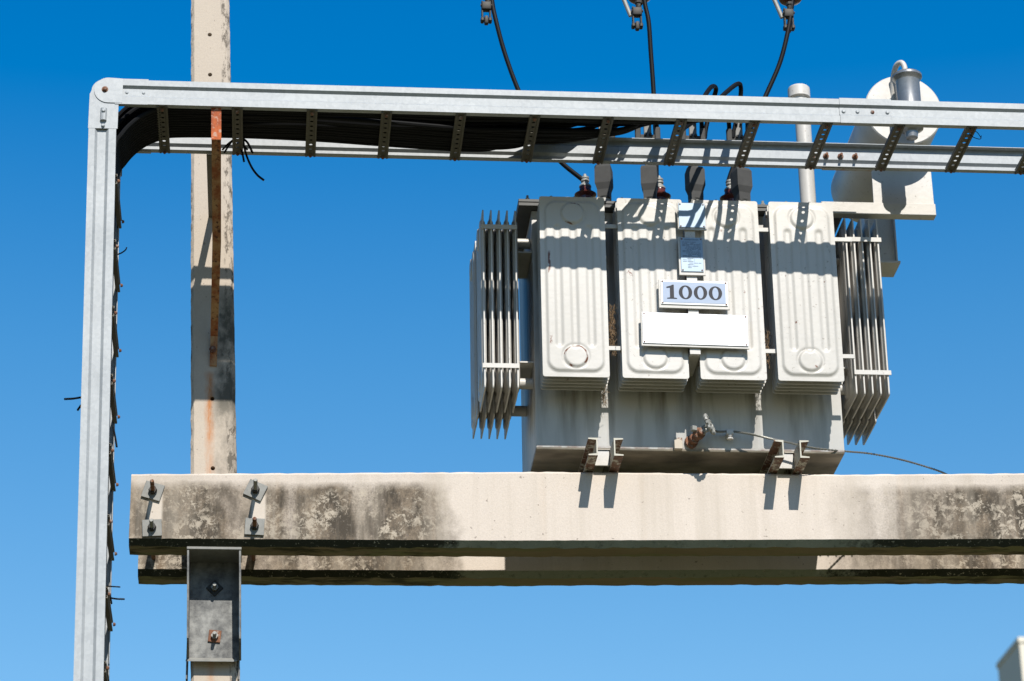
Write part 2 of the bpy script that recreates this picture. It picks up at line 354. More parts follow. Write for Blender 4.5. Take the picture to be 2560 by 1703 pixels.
def m_grass():
    t = NT('dry_grass_ground'); c = t.mix(t.noise(.8, 8), (.075, .08, .03), (.14, .125, .06)); c = t.mix(t.ramp(t.noise(9, 6), [(.5, 0), (.7, .7)]), c, (.04, .05, .018))
    return t.out(c, .95, 0, t.noise(14, 6), .6, .05)
M['grass'] = m_grass()

# ------------------------------------------------------------------ ground
g = MB(); g.add([(-600, -600, 0), (600, -600, 0), (600, 900, 0), (-600, 900, 0)], [(0, 1, 2, 3)])
tag(g.build('ground', M['grass'], origin=(0, 0, 0)), 'flat ground of dry grass under the transformer platform', 'ground', None, 'structure')

# ------------------------------------------------------------------ concrete pole
PF = 13.23
def pole_x(z):     # left, right edge of the pole front face at height z
    k = (9.355-z)/3.775
    return -.487+.108*k, -.284+.142*k
def octo(cx, cz, r, n=12): return [(cx+r*math.cos(2*math.pi*(i+.5)/n), cz+r*math.sin(2*math.pi*(i+.5)/n)) for i in range(n)]
def hole_cell(mb, x0, x1, z0, z1, r, cx, cz, fn, depth):
    """square cell with a round hole; fn(x, z, d) -> point, d = depth"""
    sq = []; n = 12; ring = octo(cx, cz, r, n)
    for (x, z) in ring:
        dx, dz = x-cx, z-cz; tx = (x1-cx if dx > 0 else cx-x0)/abs(dx) if dx else 9e9; tz = (z1-cz if dz > 0 else cz-z0)/abs(dz) if dz else 9e9
        q = min(tx, tz); sq.append((cx+dx*q, cz+dz*q))
    # snap nearest ring ray to each corner
    for cxn, czn in ((x0, z0), (x1, z0), (x1, z1), (x0, z1)):
        i = min(range(n), key=lambda k: (sq[k][0]-cxn)**2+(sq[k][1]-czn)**2); sq[i] = (cxn, czn)
    vs = [fn(x, z, 0) for x, z in ring] + [fn(x, z, 0) for x, z in sq] + [fn(x, z, depth) for x, z in ring]
    fs = [(i, (i+1) % n, n+(i+1) % n, n+i) for i in range(n)] + [(i, 2*n+i, 2*n+(i+1) % n, (i+1) % n) for i in range(n)]
    mb.add(vs, fs)
pole = thing('concrete_pole', (-.2, 13.29, 0), 'tall weathered square concrete pole with bolt holes and a rust streak', 'pole')
mb = MB(); ZT, ZB = 11.2, 0.0
def bevpole(z, jit=0):
    a, b = pole_x(z); c = .016; yb = 13.505
    pts = [(a, PF+c), (a+c, PF), (b-c, PF), (b, PF+c), (b, yb-c), (b-c, yb), (a+c, yb), (a, yb-c)]
    return [Vector((x+random.uniform(-1, 1)*jit, y+(0 if i in (1, 2) else random.uniform(-1, 1)*jit), z)) for i, (x, y) in enumerate(pts)]
hz = [at(482, 80, PF).z, at(484, 172, PF).z, at(492, 918, PF).z, at(492, 1078, PF).z]
hz = sorted(hz)
zs = [0.0, 2, 4, 5.2]
z = 5.3
while z < 10:
    zs.append(z); z += .03
zs += [10.4, 11.2]
for h in hz:
    zs = [z for z in zs if abs(z-h) > .045] + [h-.03, h+.03]
zs.sort()
rings = [bevpole(z, .0018 if 5.2 < z < 10 else 0) for z in zs]
for i in range(len(zs)-1):
    A, B = rings[i], rings[i+1]; hole = any(abs((zs[i]+zs[i+1])/2-h) < .01 for h in hz)
    for k in range(8):
        if k == 1: continue
        mb.add([A[k], A[(k+1) % 8], B[(k+1) % 8], B[k]], [(0, 1, 2, 3)])
    if not hole: mb.add([A[1], A[2], B[2], B[1]], [(0, 1, 2, 3)])
    else:
        h = (zs[i]+zs[i+1])/2; a, b = pole_x(h); cx = (a+b)/2 - .004
        mb.add([A[1], Vector((cx-.03, PF, zs[i])), Vector((cx-.03, PF, zs[i+1])), B[1]], [(0, 1, 2, 3)])
        mb.add([Vector((cx+.03, PF, zs[i])), A[2], B[2], Vector((cx+.03, PF, zs[i+1]))], [(0, 1, 2, 3)])
        hole_cell(mb, cx-.03, cx+.03, zs[i], zs[i+1], .0115, cx, h, lambda x, z, d: Vector((x, PF+d, z)), .17)
mb.add(rings[-1], [tuple(range(8))])
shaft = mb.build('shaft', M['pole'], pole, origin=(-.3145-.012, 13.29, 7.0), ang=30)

# ------------------------------------------------------------------ the two concrete beams
def beam(name, Y0, Y1, x0, label, ztop, seed, lift=0.0):
    random.seed(seed); mb = MB(); n = 150; x1 = 5.3; ch = .03; rings = []
    def lerp(tab, x):
        for (a, b), (c, d) in zip(tab, tab[1:]):
            if x <= c: return b+(d-b)*(x-a)/(c-a)
        return tab[-1][1]
    bot = [(-.7, 6.232), (1.2, 6.247), (3.75, 6.293), (5.4, 6.31)]
    for i in range(n+1):
        x = x0+(x1-x0)*(i/n); zt = lerp(ztop, x); zb = lerp(bot, x)+lift; j = lambda s: random.uniform(-s, s)
        cc = ch + j(.003)
        rings.append([Vector((x, Y0, zb+j(.0008))), Vector((x, Y0, zb+.06)), Vector((x, Y0, zt-.012)), Vector((x, Y0+.012, zt+j(.0018))), Vector((x, Y1, zt)), Vector((x, Y1, zb-.01)),
                      Vector((x, Y1-.022, zb-ch-.002+j(.0025))), Vector((x, Y0+cc+j(.0015), zb-cc+j(.0012)))])
    for r in rings:
        mb.v += r
    m_ = 8
    for i in range(n):
        for k in range(m_):
            mb.f.append((i*m_+k, (i+1)*m_+k, (i+1)*m_+(k+1) % m_, i*m_+(k+1) % m_))
    mb.f += [tuple(range(m_)), tuple(range(n*m_, n*m_+m_))]
    o = mb.build(name, M['beam_rear' if lift else 'beam'], origin=(2.06, (Y0+Y1)/2, 6.40+lift), ang=25)
    return tag(o, label, 'beam', 'concrete beams carrying the transformer')
TOPZ = [(-.7, 6.567), (1.3, 6.612), (2.8, 6.622), (3.75, 6.644), (5.4, 6.66)]
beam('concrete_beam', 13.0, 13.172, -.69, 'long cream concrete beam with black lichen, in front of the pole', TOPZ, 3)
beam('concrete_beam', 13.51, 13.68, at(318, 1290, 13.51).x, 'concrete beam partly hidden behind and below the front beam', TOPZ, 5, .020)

# ------------------------------------------------------------------ anchor bolts through the beams
def anchor(px, py, rot, label, rust, LR=.14):
    c = at(px, py, 12.995); c.y = 12.997
    t = thing('anchor_bolt', (c.x, 13.0, c.z), label, 'bolt', 'anchor bolts clamping the beams')
    Mr = Matrix.Translation(c) @ Matrix.Rotation(rot, 4, 'Y')
    MB().bevbox(-.047, .047, -.009, 0, -.043, .043, .0015, 1, Mr).build('washer_plate', M['zinc'], t)
    MB().lathe([(.019, 0), (.021, .003), (.021, .018), (.018, .022)], c+Vector((0, -.009, 0)), (0, -1, 0), 6).build('nut', M['castdark'], t)
    rod = MB(); prof = [(.0095, 0)]
    h = .012
    while h < LR-.005: prof += [(.0105, h), (.0092, h+.0025)]; h += .005
    prof += [(.008, LR)]
    rod.lathe(prof, c+Vector((0, -.009, 0)), (0, -1, 0), 10).build('threaded_rod', M['rust_bolt'] if rust else M['castgrey'], t)
    # threaded tail through the rear beam
    return t
anchor(352, 1131, .28, 'upper left anchor bolt and tilted plate near the beam end', True)
anchor(588, 1129, .42, 'upper anchor bolt right of the pole, on a strongly tilted plate', False)
anchor(350, 1216, -.06, 'lower left anchor bolt with rusty corner on its square plate', False, .11)
anchor(586, 1213, .04, 'lower anchor bolt right of the pole on a straight square plate', True, .115)
# tie rods visible in the gap between front and rear beam
for px, lab in ((350, 'pair of tie rods in the gap between the beams left of the pole'), (588, 'pair of tie rods in the gap between the beams right of the pole')):
    c = at(px, 1216, 13.0)
    for dx, zz, nm in ((-.01, 6.305, 'lower'), (0, 6.50, 'upper')):
        mb = MB().tube([(c.x+dx, 13.174, zz), (c.x+dx, 13.508, zz+.005)], .011, 8)
        tag(mb.build('tie_rod', M['rust_bolt']), lab.replace('pair of tie rods', nm+' steel tie rod'), 'rod', 'tie rods between the beams')

# ------------------------------------------------------------------ bracket below the beams on the pole
xl, xr = -.405, -.147
br = thing('support_bracket', (-.27, 13.19, 5.66), 'grey steel channel bracket bolted to the pole under the front beam', 'bracket')
zb0, zb1 = 5.69, 6.196
mb = MB(); xo = .012
mb.hexa([Vector(p) for p in ((xl+.012, 13.186, zb0), (xr-.002, 13.186, zb0), (xr-.002, 13.197, zb0), (xl+.012, 13.197, zb0), (xl, 13.186, zb1), (xr-.012, 13.186, zb1), (xr-.012, 13.197, zb1), (xl, 13.197, zb1))])
mb.build('back_plate', M['bracket'], br)
for s, nm in ((0, 'side_plate'), (1, 'side_plate')):
    x0 = xl-.004 if s == 0 else xr-.012; dx = .012
    mb = MB(); ring = [(13.185, zb0-.0), (13.01, zb1-.45), (12.995, zb1-.009), (13.185, zb1-.009)]
    mb.prism([(x0+dx*(zb1-z)/.5, y, z) for y, z in ring], (0, 0, 0), (.009, 0, 0)); mb.build(nm, M['bracket'], br)
    mb = MB(); mb.box(x0+.006, x0+.013, 13.198, 13.33, zb0-.09, zb0+.10); mb.build('side_strap', M['bracket'], br)
MB().bevbox(xl-.006, xr-.0, 12.99, 13.186, zb1-.008, zb1+.006, .002, 1).build('top_plate', M['zinc'], br)
mb = MB(); mb.hexa([Vector(p) for p in ((xl+.0, 13.145, zb0-.018), (xr-.012, 13.145, zb0-.018), (xr-.012, 13.186, zb0), (xl, 13.186, zb0), (xl+.004, 13.145, zb0-.010), (xr-.012, 13.145, zb0-.010), (xr-.012, 13.186, zb0+.012), (xl+.004, 13.186, zb0+.012))])
mb.build('bottom_lip', M['zinc'], br)
for (py, rot, mt) in ((1350, .78, 'castdark'), (1461, .1, 'rust_bolt')):
    c = at(494, py, 13.186); Mr = Matrix.Translation(c) @ Matrix.Rotation(rot, 4, 'Y')
    b = MB().bevbox(-.03, .03, -.008, 0, -.03, .03, .001, 1, Mr).build('bolt_plate', M[mt], br)
    MB().lathe([(.017, 0), (.018, .016)], c+Vector((0, -.008, 0)), (0, -1, 0), 6).build('nut', M['castgrey'], b)
    MB().lathe([(.009, 0), (.0095, .035), (.008, .055)], c+Vector((0, -.008, 0)), (0, -1, 0), 10).build('bolt', M['castgrey'], b)

# ------------------------------------------------------------------ cable tray
TY0, TY1, TZ = 12.10, 12.60, 8.250      # outer faces of the rails, top of rails
H = .125
tray = thing('cable_tray', (1.3, 12.35, 8.125), 'galvanized ladder cable tray running over the transformer and down at left', 'cable tray')
PR = [(.038, 0), (0, 0), (0, .026), (.013, .038), (.013, .080), (0, .094), (0, H), (.03, H), (.03, H-.0025)]
def rail(mb, org, along, up, inw, L0, L1, n=1, th=.003, prof=PR, scale=1.0):
    """sheet profile (inward, down from top); along = direction"""
    pts = [(a, b) for a, b in prof[:-1]]
    # offset the polyline for sheet thickness
    off = []
    for i in range(len(pts)):
        a = Vector(pts[max(i-1, 0)]); b = Vector(pts[min(i+1, len(pts)-1)]); p = Vector(pts[i])
        d1 = (p-a).normalized() if i > 0 else (b-p).normalized(); d2 = (b-p).normalized() if i < len(pts)-1 else d1
        nrm = Vector((-(d1+d2).y, (d1+d2).x)).normalized(); k = 1/max(.5, math.sqrt((1+d1.dot(d2))/2))
        off.append(p - nrm*th*k*-1 if False else p + Vector((-nrm.x, -nrm.y))*-th*k)
    ring = pts + off[::-1]; m_ = len(ring); base = len(mb.v)
    for i in range(n+1):
        L = L0+(L1-L0)*i/n
        mb.v += [org + along*L + inw*a*scale - up*b for a, b in ring]
    for i in range(n):
        for k in range(m_): mb.f.append((base+i*m_+k, base+(i+1)*m_+k, base+(i+1)*m_+(k+1) % m_, base+i*m_+(k+1) % m_))
    for e in (base, base+n*m_):
        h = len(pts)
        for k in range(h-1): mb.f.append((e+k, e+k+1, e+m_-2-k, e+m_-1-k))
X, Y_, Z = Vector((1, 0, 0)), Vector((0, 1, 0)), Vector((0, 0, 1))
XA = -.74; XE = 5.3; XS = 2.96
for (yy, inw) in ((TY0, Y_), (TY1, -Y_)):
    mb = MB(); rail(mb, Vector((0, yy, TZ)), X, Z, inw, XA if yy == TY0 else XA+.02, XE, 30); mb.build('rail', M['galv'], tray)
# vertical run, leaning very slightly
VX = -.918
va = Vector((-.0197, 0, 1)).normalized()*-1     # pointing down
vdir = Vector((.0197, 0, -1)).normalized()
for (yy, inw) in ((TY0, Y_), (TY1, -Y_)):
    mb = MB(); rail(mb, Vector((VX, yy, 8.06)), vdir, -X, inw, 0, 8.06, 20, scale=1.0); mb.build('rail', M['galv'], tray)
# corner: horizontal-end plate, round hinge discs, vertical-end plate
def slab(mb, poly, y, th): return mb.prism([(x, y, z) for x, z in poly], (0, 0, 0), (0, th, 0))
for y, th in ((TY0-.004, .0035), (TY1+.0006, .0035)):
    sgn = -1 if y < 12.3 else 1
    p = MB(); 
    # vertical elbow tongue, rounded outer corner
    cxp, czp = VX+.066, 8.190; poly = [(VX-.004, 7.985), (VX+.136, 7.985), (VX+.136, 8.125)]
    poly += [(cxp+.062*math.cos(a), czp+.062*math.sin(a)) for a in [math.radians(v) for v in range(0, 181, 15)]]
    poly += [(VX-.004, 8.17)]
    slab(p, poly, y+(0 if sgn < 0 else 0), th*.9)
    if sgn < 0:
        pp = p.build('corner_plate', M['galv'], tray)
        q = MB(); sl = [(VX+.05, 8.00), (VX+.085, 8.00), (VX+.085, 8.105), (VX+.05, 8.105)]
        q.tube([(VX+.067, y-.002, 8.025), (VX+.067, y-.002, 8.09)], .016, 10); q.build('slot_rib', M['galv'], pp)
        for zz in (8.072, 7.999): MB().lathe([(.009, 0), (.009, .004), (.005, .008)], (VX+.067, y-.016 if zz > 8.03 else y-.002, zz), (0, -1, 0), 10).build('rivet', M['galv'], pp)
    else: pp = p.build('corner_plate', M['galv'], tray)
    p = MB(); yy = y - .0042 if sgn < 0 else y+.0042
    cx2, cz2 = VX+.085, 8.192; r = .068
    poly = [(cx2+r*math.cos(a), cz2+r*math.sin(a)) for a in [math.radians(v) for v in range(90, 271, 12)]]
    poly += [(-.765, 8.124), (-.765, TZ+.006), (cx2, 8.260)]
    slab(p, poly, yy, .0035); pd = p.build('hinge_plate', M['galv'], tray)
    MB().lathe([(.016, 0), (.016, .002), (.010, .0025), (.010, .010), (.006, .013)], (VX+.068, yy if sgn < 0 else yy+.0035, 8.195), (0, sgn, 0), 12).build('pivot_bolt', M['rust_bolt'], pd)
    # sleeve on the horizontal rail end
PRS = [(.010, -.004), (-.0045, -.004), (-.0045, .028), (.0085, .040), (.0085, .078), (-.0045, .092), (-.0045, H+.004), (.018, H+.004), (.018, H+.001)]
for y, inw in ((TY0, Y_), (TY1, -Y_)):
    mb = MB(); rail(mb, Vector((0, y, TZ)), X, Z, inw, -.80, -.643, 1, prof=PRS, th=.0025); sl = mb.build('end_sleeve', M['galv'], tray)
    for xx in (-.745, -.665):
        MB().lathe([(.008, 0), (.008, .004), (.004, .007)], (xx, y+inw.y*.0085, TZ-.062), -inw, 10).build('rivet', M['galv'], sl)
    mb = MB(); rail(mb, Vector((0, y, TZ)), X, Z, inw, 2.745, 3.005, 1, prof=PRS, th=.0025)
    sp = mb.build('splice_plate', M['galv' if y == TY0 else 'galv_rusty'], tray)
    for i, xx in enumerate((2.765, 2.835, 2.91, 2.985)):
        rusty = (y == TY1) or i == 2
        MB().lathe([(.010, 0), (.010, .005), (.006, .009)], (xx, y+inw.y*.0085, TZ-.062), -inw, 10).build('bolt', M['rust_bolt' if rusty else 'galv'], sp)
        if y == TY1: MB().lathe([(.016, 0), (.016, .002), (.011, .0025), (.011, .009), (.007, .0095), (.007, .03)], (xx-.068, y-.0160, TZ-.062), (0, -1, 0), 8).build('nut', M['rust_bolt'], sp)
# perforated rungs
xr0, xr1 = at(370, 252, 12.12).x, at(2240, 297, 12.12).x
NR = 11; DXR = (xr1-xr0)/NR
def rung_mesh():
    mb = MB(); W = .026; y0, y1 = TY0+.006, TY1-.006; z0 = TZ-H-.0045; cells = 10; L = (y1-y0)/cells; hw = .0145
    for i in range(cells):
        a = y0+i*L; c = a+L/2; hx = .0085
        fn = lambda x, y, d: Vector((x, y, z0+d))
        if i in (0, cells-1): mb.add([fn(-hw, a, 0), fn(hw, a, 0), fn(hw, a+L, 0), fn(-hw, a+L, 0)], [(0, 1, 2, 3)])
        else: hole_cell(mb, -hw, hw, a, a+L, hx, 0, c, fn, .002)
    for s in (-1, 1):
        pr = [(s*hw, 0), (s*(hw+.001), -.005), (s*(hw+.0065), -.006), (s*W, -.005), (s*W, .016), (s*(W-.003), .016), (s*(W-.003), -.002), (s*(hw+.002), -.0015), (s*(hw+.0012), .002), (s*hw, .002)]
        mb.prism([(x, 0, z0+z) for x, z in pr], (0, y0, 0), (0, y1, 0))
    return mb
rung0 = None
for i in range(-0, 19):
    x = xr0+DXR*i
    if x > XE: break
    if rung0 is None:
        mb = rung_mesh(); mb.v = [v+Vector((x, 0, 0)) for v in mb.v]; rung0 = mb.build('rung', M['galv_dull'], tray, origin=(x, 12.35, TZ-H)); rg = rung0
        bl = MB().lathe([(.009, 0), (.009, .007), (.005, .012)], (x, TY1-.03, TZ-H-.012), (0, 0, -1), 8); bolt0 = bl.build('rung_bolt', M['rust_bolt'], rung0)
        bl = MB().lathe([(.009, 0), (.009, .007), (.005, .012)], (x, TY0+.03, TZ-H-.010), (0, 0, -1), 8); bolt1 = bl.build('rung_bolt', M['rust_bolt'], rung0)
    else:
        rg = dup(rung0, parent=tray, wloc=(x, 12.35, TZ-H))
        for b0 in (bolt0, bolt1): dup(b0, parent=rg, wloc=WL[b0.name]+Vector((x-xr0, 0, 0)))
# rungs of the vertical run (inner, right-hand side)
z = 7.72; k = 0
while z > .3:
    xx = VX+H+.004+(8.06-z)*.0197
    rg = dup(rung0, parent=tray, wloc=(xx, 12.35, z), rot=(0, math.radians(-90), 0))
    for b0 in (bolt0, bolt1):
        bq = dup(b0, parent=rg, wloc=(0, 0, 0)); bq.location = b0.location.copy()
    z -= .345
DT = Vector((.004, .045, .022)); tray.location += DT
# ------------------------------------------------------------------ power cables in the tray
LVX = [at(1390, 415, 13.1).x, at(1495, 420, 13.1).x, at(1600, 422, 13.1).x, at(1707, 427, 13.1).x]
cable_labels = ['nearest', 'far']
def sst(e0, e1, x):
    t = max(0, min(1, (x-e0)/(e1-e0))); return t*t*(3-2*t)
random.seed(11)
NC = 41
def cable(i):
    gap = 0
    if i < 13: lay, k = 0, i; yb = TY0+.050+k*.0255; gap = .078 if k > 2 else 0
    elif i < 23: lay = 1; k = i-13; yb = TY0+.158+k*.0240; k += 2
    elif i < 32: lay = 2; k = i-23; yb = TY0+.155+k*.0265; k += 4
    elif i < 38: lay = 3; k = i-32; yb = TY0+.185+k*.0262; k += 6
    else: lay = 4.6+.25*(i-38); k = i-38; yb = TY0+.435+k*.022; k += 11  # topmost cables float unseen above the pile, added to raise the pole's shadow band
    zc = TZ-H+.021 + lay*.048
    vx = VX+.101-lay*.016
    wob = lambda s: random.uniform(-s, s)
    P = [(vx+.0197*8.06, yb, 0.0), (vx+.0197*5, yb, 3.06), (vx+.0197*2.5, yb+wob(.01), 5.56), (vx+.0197*1.3, yb+wob(.012), 6.76), (vx+.012, yb, 7.50)]
    cxr, czr = vx+.32+.012, zc-.32
    for a in (170, 150, 130, 112, 96):
        a = math.radians(a); P.append((cxr+.32*math.cos(a), yb, czr+.32*math.sin(a)))
    b = 0 if k >= 9 else 1 if k >= 6 else 2 if k >= 3 else 3
    if lay in (1, 2) and i % 3 == 0: b = max(0, b-1)
    side = -1 if i % 2 else 1
    xl_ = LVX[b]+side*.050; xe = LVX[b]-.62+.10*(b == 3)-.10*(b == 0)+wob(.08)
    x = -.2
    while x < xe:
        P.append((x, min(yb+wob(.006)+gap*sst(.0, 1.1, x), TY1-.05), zc+wob(.003+.006*(lay > 0))+(.004 if lay else 0))); x += .36
    hh = 8.60+(.04 if k % 3 == 0 else 0); yy = min(yb+gap, TY1-.05)
    P += [(xe+.14, yy, zc+.012), (xe+.30, yy-.01+wob(.01), zc+.07+wob(.015)), (xl_-.17, max(yy+.12, 12.52), max(8.38, zc+.16)+wob(.02))]
    P += [(xl_-.07, 12.84+wob(.02), hh-.04), (xl_-.012, 13.02, hh+.01), (xl_, 13.09, hh-.05), (xl_, 13.10, 8.585)]
    return [p if p[0] < .4 else (p[0], p[1], min(p[2], 8.25+.5*(p[1]-12.1)-.035)) for p in P]
for i in range(NC):
    o = MB().tube(spline(cable(i), 8), .0118, 8).build('power_cable', M['cable'])
    o.location += DT
    tag(o, 'black sheathed power cable running with the bundle along the ladder tray', 'cable', 'black power cables bundled in the tray')
# two clearly visible loops above the tray
for pts, lab in (
    ([(1570, 300, 12.5), (1600, 262, 12.7), (1626, 215, 12.9), (1640, 199, 13.0), (1648, 206, 13.06), (1640, 235, 13.1), (1626, 290, 13.1), (1622, 318, 13.1)], 'black cable rising in a narrow loop above the tray'),
    ([(1560, 305, 12.5), (1620, 262, 12.75), (1668, 216, 12.95), (1696, 194, 13.02), (1705, 200, 13.06), (1703, 235, 13.1), (1692, 290, 13.1), (1686, 318, 13.1)], 'black cable bent in a pointed loop, right of the narrow loop')):
    tag(MB().tube(spline([at(*p) for p in pts], 6), .0125, 10).build('looped_cable', M['cable']), lab, 'cable', 'cable loops above the tray')

# ------------------------------------------------------------------ cable ties
def tie(paths, label, r=.0035):
    mb = MB()
    for p in paths: mb.tube(spline([at(*q) for q in p], 5), r, 6)
    o = mb.build('cable_tie', M['cable']); o.location += DT*.8
    tag(o, label, 'cable tie', 'black cable ties on the tray')
tie([[(552, 262, 12.5), (556, 300, 12.53), (562, 345, 12.56), (575, 380, 12.56), (590, 402, 12.57), (606, 415, 12.57)], [(556, 318, 12.53), (568, 328, 12.55), (580, 352, 12.55)], [(548, 322, 12.53), (556, 352, 12.55), (560, 372, 12.55)]], 'long black tie with its tail curling down below the tray', .006)
tie([[(545, 312, 12.5), (528, 330, 12.53), (514, 352, 12.55)], [(540, 318, 12.5), (522, 332, 12.53), (510, 345, 12.55)], [(520, 300, 12.5), (545, 312, 12.5), (560, 308, 12.5)], [(552, 325, 12.5), (568, 345, 12.53)]], 'tangle of short black tie ends beside the orange bracket', .005)
tie([[(262, 588, 12.4), (276, 583, 12.35), (286, 576, 12.3), (289, 570, 12.3)]], 'small curled tie end on the upper part of the vertical tray')
tie([[(184, 916, 12.3), (165, 919, 12.25), (146, 920, 12.2)], [(183, 935, 12.25), (176, 945, 12.2)]], 'flat black tie end sticking out left of the vertical tray', .0055)
tie([[(240, 1352, 12.4), (258, 1353, 12.3), (274, 1354, 12.3)]], 'short straight tie end low on the vertical tray')
tie([[(238, 1376, 12.4), (262, 1381, 12.3), (284, 1382, 12.3)], [(250, 1368, 12.4), (254, 1392, 12.35)]], 'curved tie end just below the straight one on the vertical tray', .0045)
tie([[(2230, 296, 12.3), (2238, 312, 12.2), (2258, 320, 12.15), (2262, 312, 12.15)], [(2240, 300, 12.3), (2252, 304, 12.2), (2262, 318, 12.2)]], 'thin curled wire tie on the tray rung at far right', .002)
tie([[(258, 985, 12.4), (262, 1005, 12.35), (266, 1030, 12.3)]], 'thin black strap hanging behind the middle of the vertical tray', .005)

# ------------------------------------------------------------------ rusty tray support
sup = thing('tray_support', (-.36, 13.19, 7.3), 'rusty steel brace holding the cable tray off the concrete pole', 'bracket')
a = at(497, 243, 12.135); b = at(497, 322, 12.135); w = .024
mb = MB(); mb.hexa([Vector(p) for p in ((b.x-w, 12.13, b.z), (b.x+w, 12.13, b.z), (b.x+w, 12.138, b.z), (b.x-w, 12.138, b.z), (a.x-w, 12.13, a.z), (a.x+w, 12.13, a.z), (a.x+w, 12.138, a.z), (a.x-w, 12.138, a.z))])
mb.build('upright_strap', M['rust_bright'], sup)
c = at(492, 775, 13.17); w2 = .019; mid = at(498, 560, 12.66)
mb = MB(); prev = None; path = [(b, w, 12.1305), (mid, .021, None), (c, .019, None)]
pa, pb_, pc = Vector((b.x, 12.131, b.z-.002)), mid, Vector((c.x, 13.17, c.z))
for p, q, w_, w_q in ((pa, pb_, w*.95, .0215), (pb_, pc, .0215, .0185)):
    t_ = Vector((0, .6, .9)).normalized()*.007
    mb.hexa([p-X*w_, p+X*w_, q+X*w_q, q-X*w_q, p-X*w_+t_, p+X*w_+t_, q+X*w_q+t_, q-X*w_q+t_])
mb.build('diagonal_strap', M['rust_dark'], sup)
d_ = at(490, 843, 13.19)
fl = MB().hexa([Vector(p) for p in ((d_.x-.018, 13.188, d_.z), (d_.x+.018, 13.188, d_.z), (d_.x+.018, 13.197, d_.z), (d_.x-.018, 13.197, d_.z), (c.x-.018, 13.17, c.z), (c.x+.018, 13.17, c.z), (c.x+.018, 13.178, c.z+.004), (c.x-.018, 13.178, c.z+.004))]).build('foot_plate', M['rust_dark'], sup)
e_ = at(489, 806, 13.175)
MB().lathe([(.018, 0), (.019, .014), (.010, .015), (.010, .026)], (e_.x, 13.18, e_.z), (0, -1, 0), 6).build('foot_bolt', M['rust_bolt'], fl)
mb = MB(); ax = b.x-.02
mb.box(ax-.008, ax, 12.50, 13.199, 8.060, 8.104); mb.box(ax-.035, ax-.0085, 12.50, 13.199, 8.060, 8.067)
mb.build('arm', M['galv_dull'], sup)
for yy in (13.02, 12.92): MB().lathe([(.010, 0), (.010, .007), (.006, .014)], (ax-.008, yy, 8.075), (-1, 0, 0), 8).build('arm_bolt', M['galv'], sup)

sup.location += Vector((.001, .031, .016)); br.location.y += .03
# ------------------------------------------------------------------ transformer
tr = thing('transformer', (2.065, 13.35, 6.717), 'large cream oil transformer with finned radiators and a 1000 sign', 'transformer')
TX0, TX1, TYF, TYB, TZ0, TZ1 = 1.292, 2.840, 12.97, 13.72, 6.717, 8.03
MB().bevbox(TX0, TX1, TYF, TYB, TZ0, TZ1, .006, 2).build('tank', M['tank'], tr, origin=(2.065, 13.35, 7.40))
mb = MB(); mb.bevbox(1.222, 2.91, 12.915, 13.79, 8.031, 8.050, .002, 1); mb.bevbox(1.222, 2.91, 12.915, 13.79, 8.053, 8.070, .002, 1)
cov = mb.build('cover', M['gasket'], tr)
mb = MB()
for k in range(14):
    mb.lathe([(.012, 0), (.012, .012), (.007, .013), (.007, .028)], (1.27+k*.122, 12.935, 8.070), (0, 0, 1), 6)
mb.build('cover_bolts', M['castgrey'], cov)
# radiator panel: embossed heightfield on both faces
PW, PH, NXp, NZp = .330, .985, 66, 150
def sst(e0, e1, x):
    t = max(0, min(1, (x-e0)/(e1-e0))); return t*t*(3-2*t)
def rrect(x, z, hw, hh, r):
    qx, qz = abs(x)-hw+r, abs(z)-hh+r
    return math.hypot(max(qx, 0), max(qz, 0))+min(max(qx, qz), 0)-r
def emboss(x, z):
    h = .0095*sst(.006, -.006, rrect(x, z, .137, .462, .055))
    for gx in (-.078, 0, .082):
        top = .315 if gx else .325; dx = abs(x-gx)
        if abs(z) < top+.03:
            dz = max(abs(z)-top, 0); d = math.hypot(dx, dz); h -= .0070*sst(.0235, .008, d)
    for cz in (.397, -.385):
        d = math.hypot(x, z-cz); h += .0065*sst(.060, .051, d) - .0018*sst(.048, .042, d)*0 - .004*max(0, 1-abs(d-.064)/.008)
    return h
mb = MB()
for s in (-1, 1):
    base = len(mb.v)
    for j in range(NZp+1):
        for i in range(NXp+1):
            x = -PW/2+PW*i/NXp; z = -PH/2+PH*j/NZp
            # clip corners round
            cr = .012; ex, ez = abs(x)-(PW/2-cr), abs(z)-(PH/2-cr)
            xx, zz = x, z
            if ex > 0 and ez > 0:
                dd = math.hypot(ex, ez)
                if dd > cr: xx = math.copysign(PW/2-cr+ex/dd*cr, x); zz = math.copysign(PH/2-cr+ez/dd*cr, z)
            mb.v.append(Vector((xx, s*(.0035+emboss(x, z)), zz)))
    w_ = NXp+1
    for j in range(NZp):
        for i in range(NXp):
            q = (base+j*w_+i, base+j*w_+i+1, base+(j+1)*w_+i+1, base+(j+1)*w_+i); mb.f.append(q if s < 0 else q[::-1])
n1 = (NXp+1)*(NZp+1); w_ = NXp+1
edge = [i for i in range(w_)] + [j*w_+NXp for j in range(1, NZp+1)] + [NZp*w_+i for i in range(NXp-1, -1, -1)] + [j*w_ for j in range(NZp-1, 0, -1)]
for a_, b_ in zip(edge, edge[1:]+edge[:1]): mb.f.append((a_, b_, n1+b_, n1+a_))
panel_me = None
PZ = 7.4905; PYF = 12.712; PSP = .0412
first_panel = None
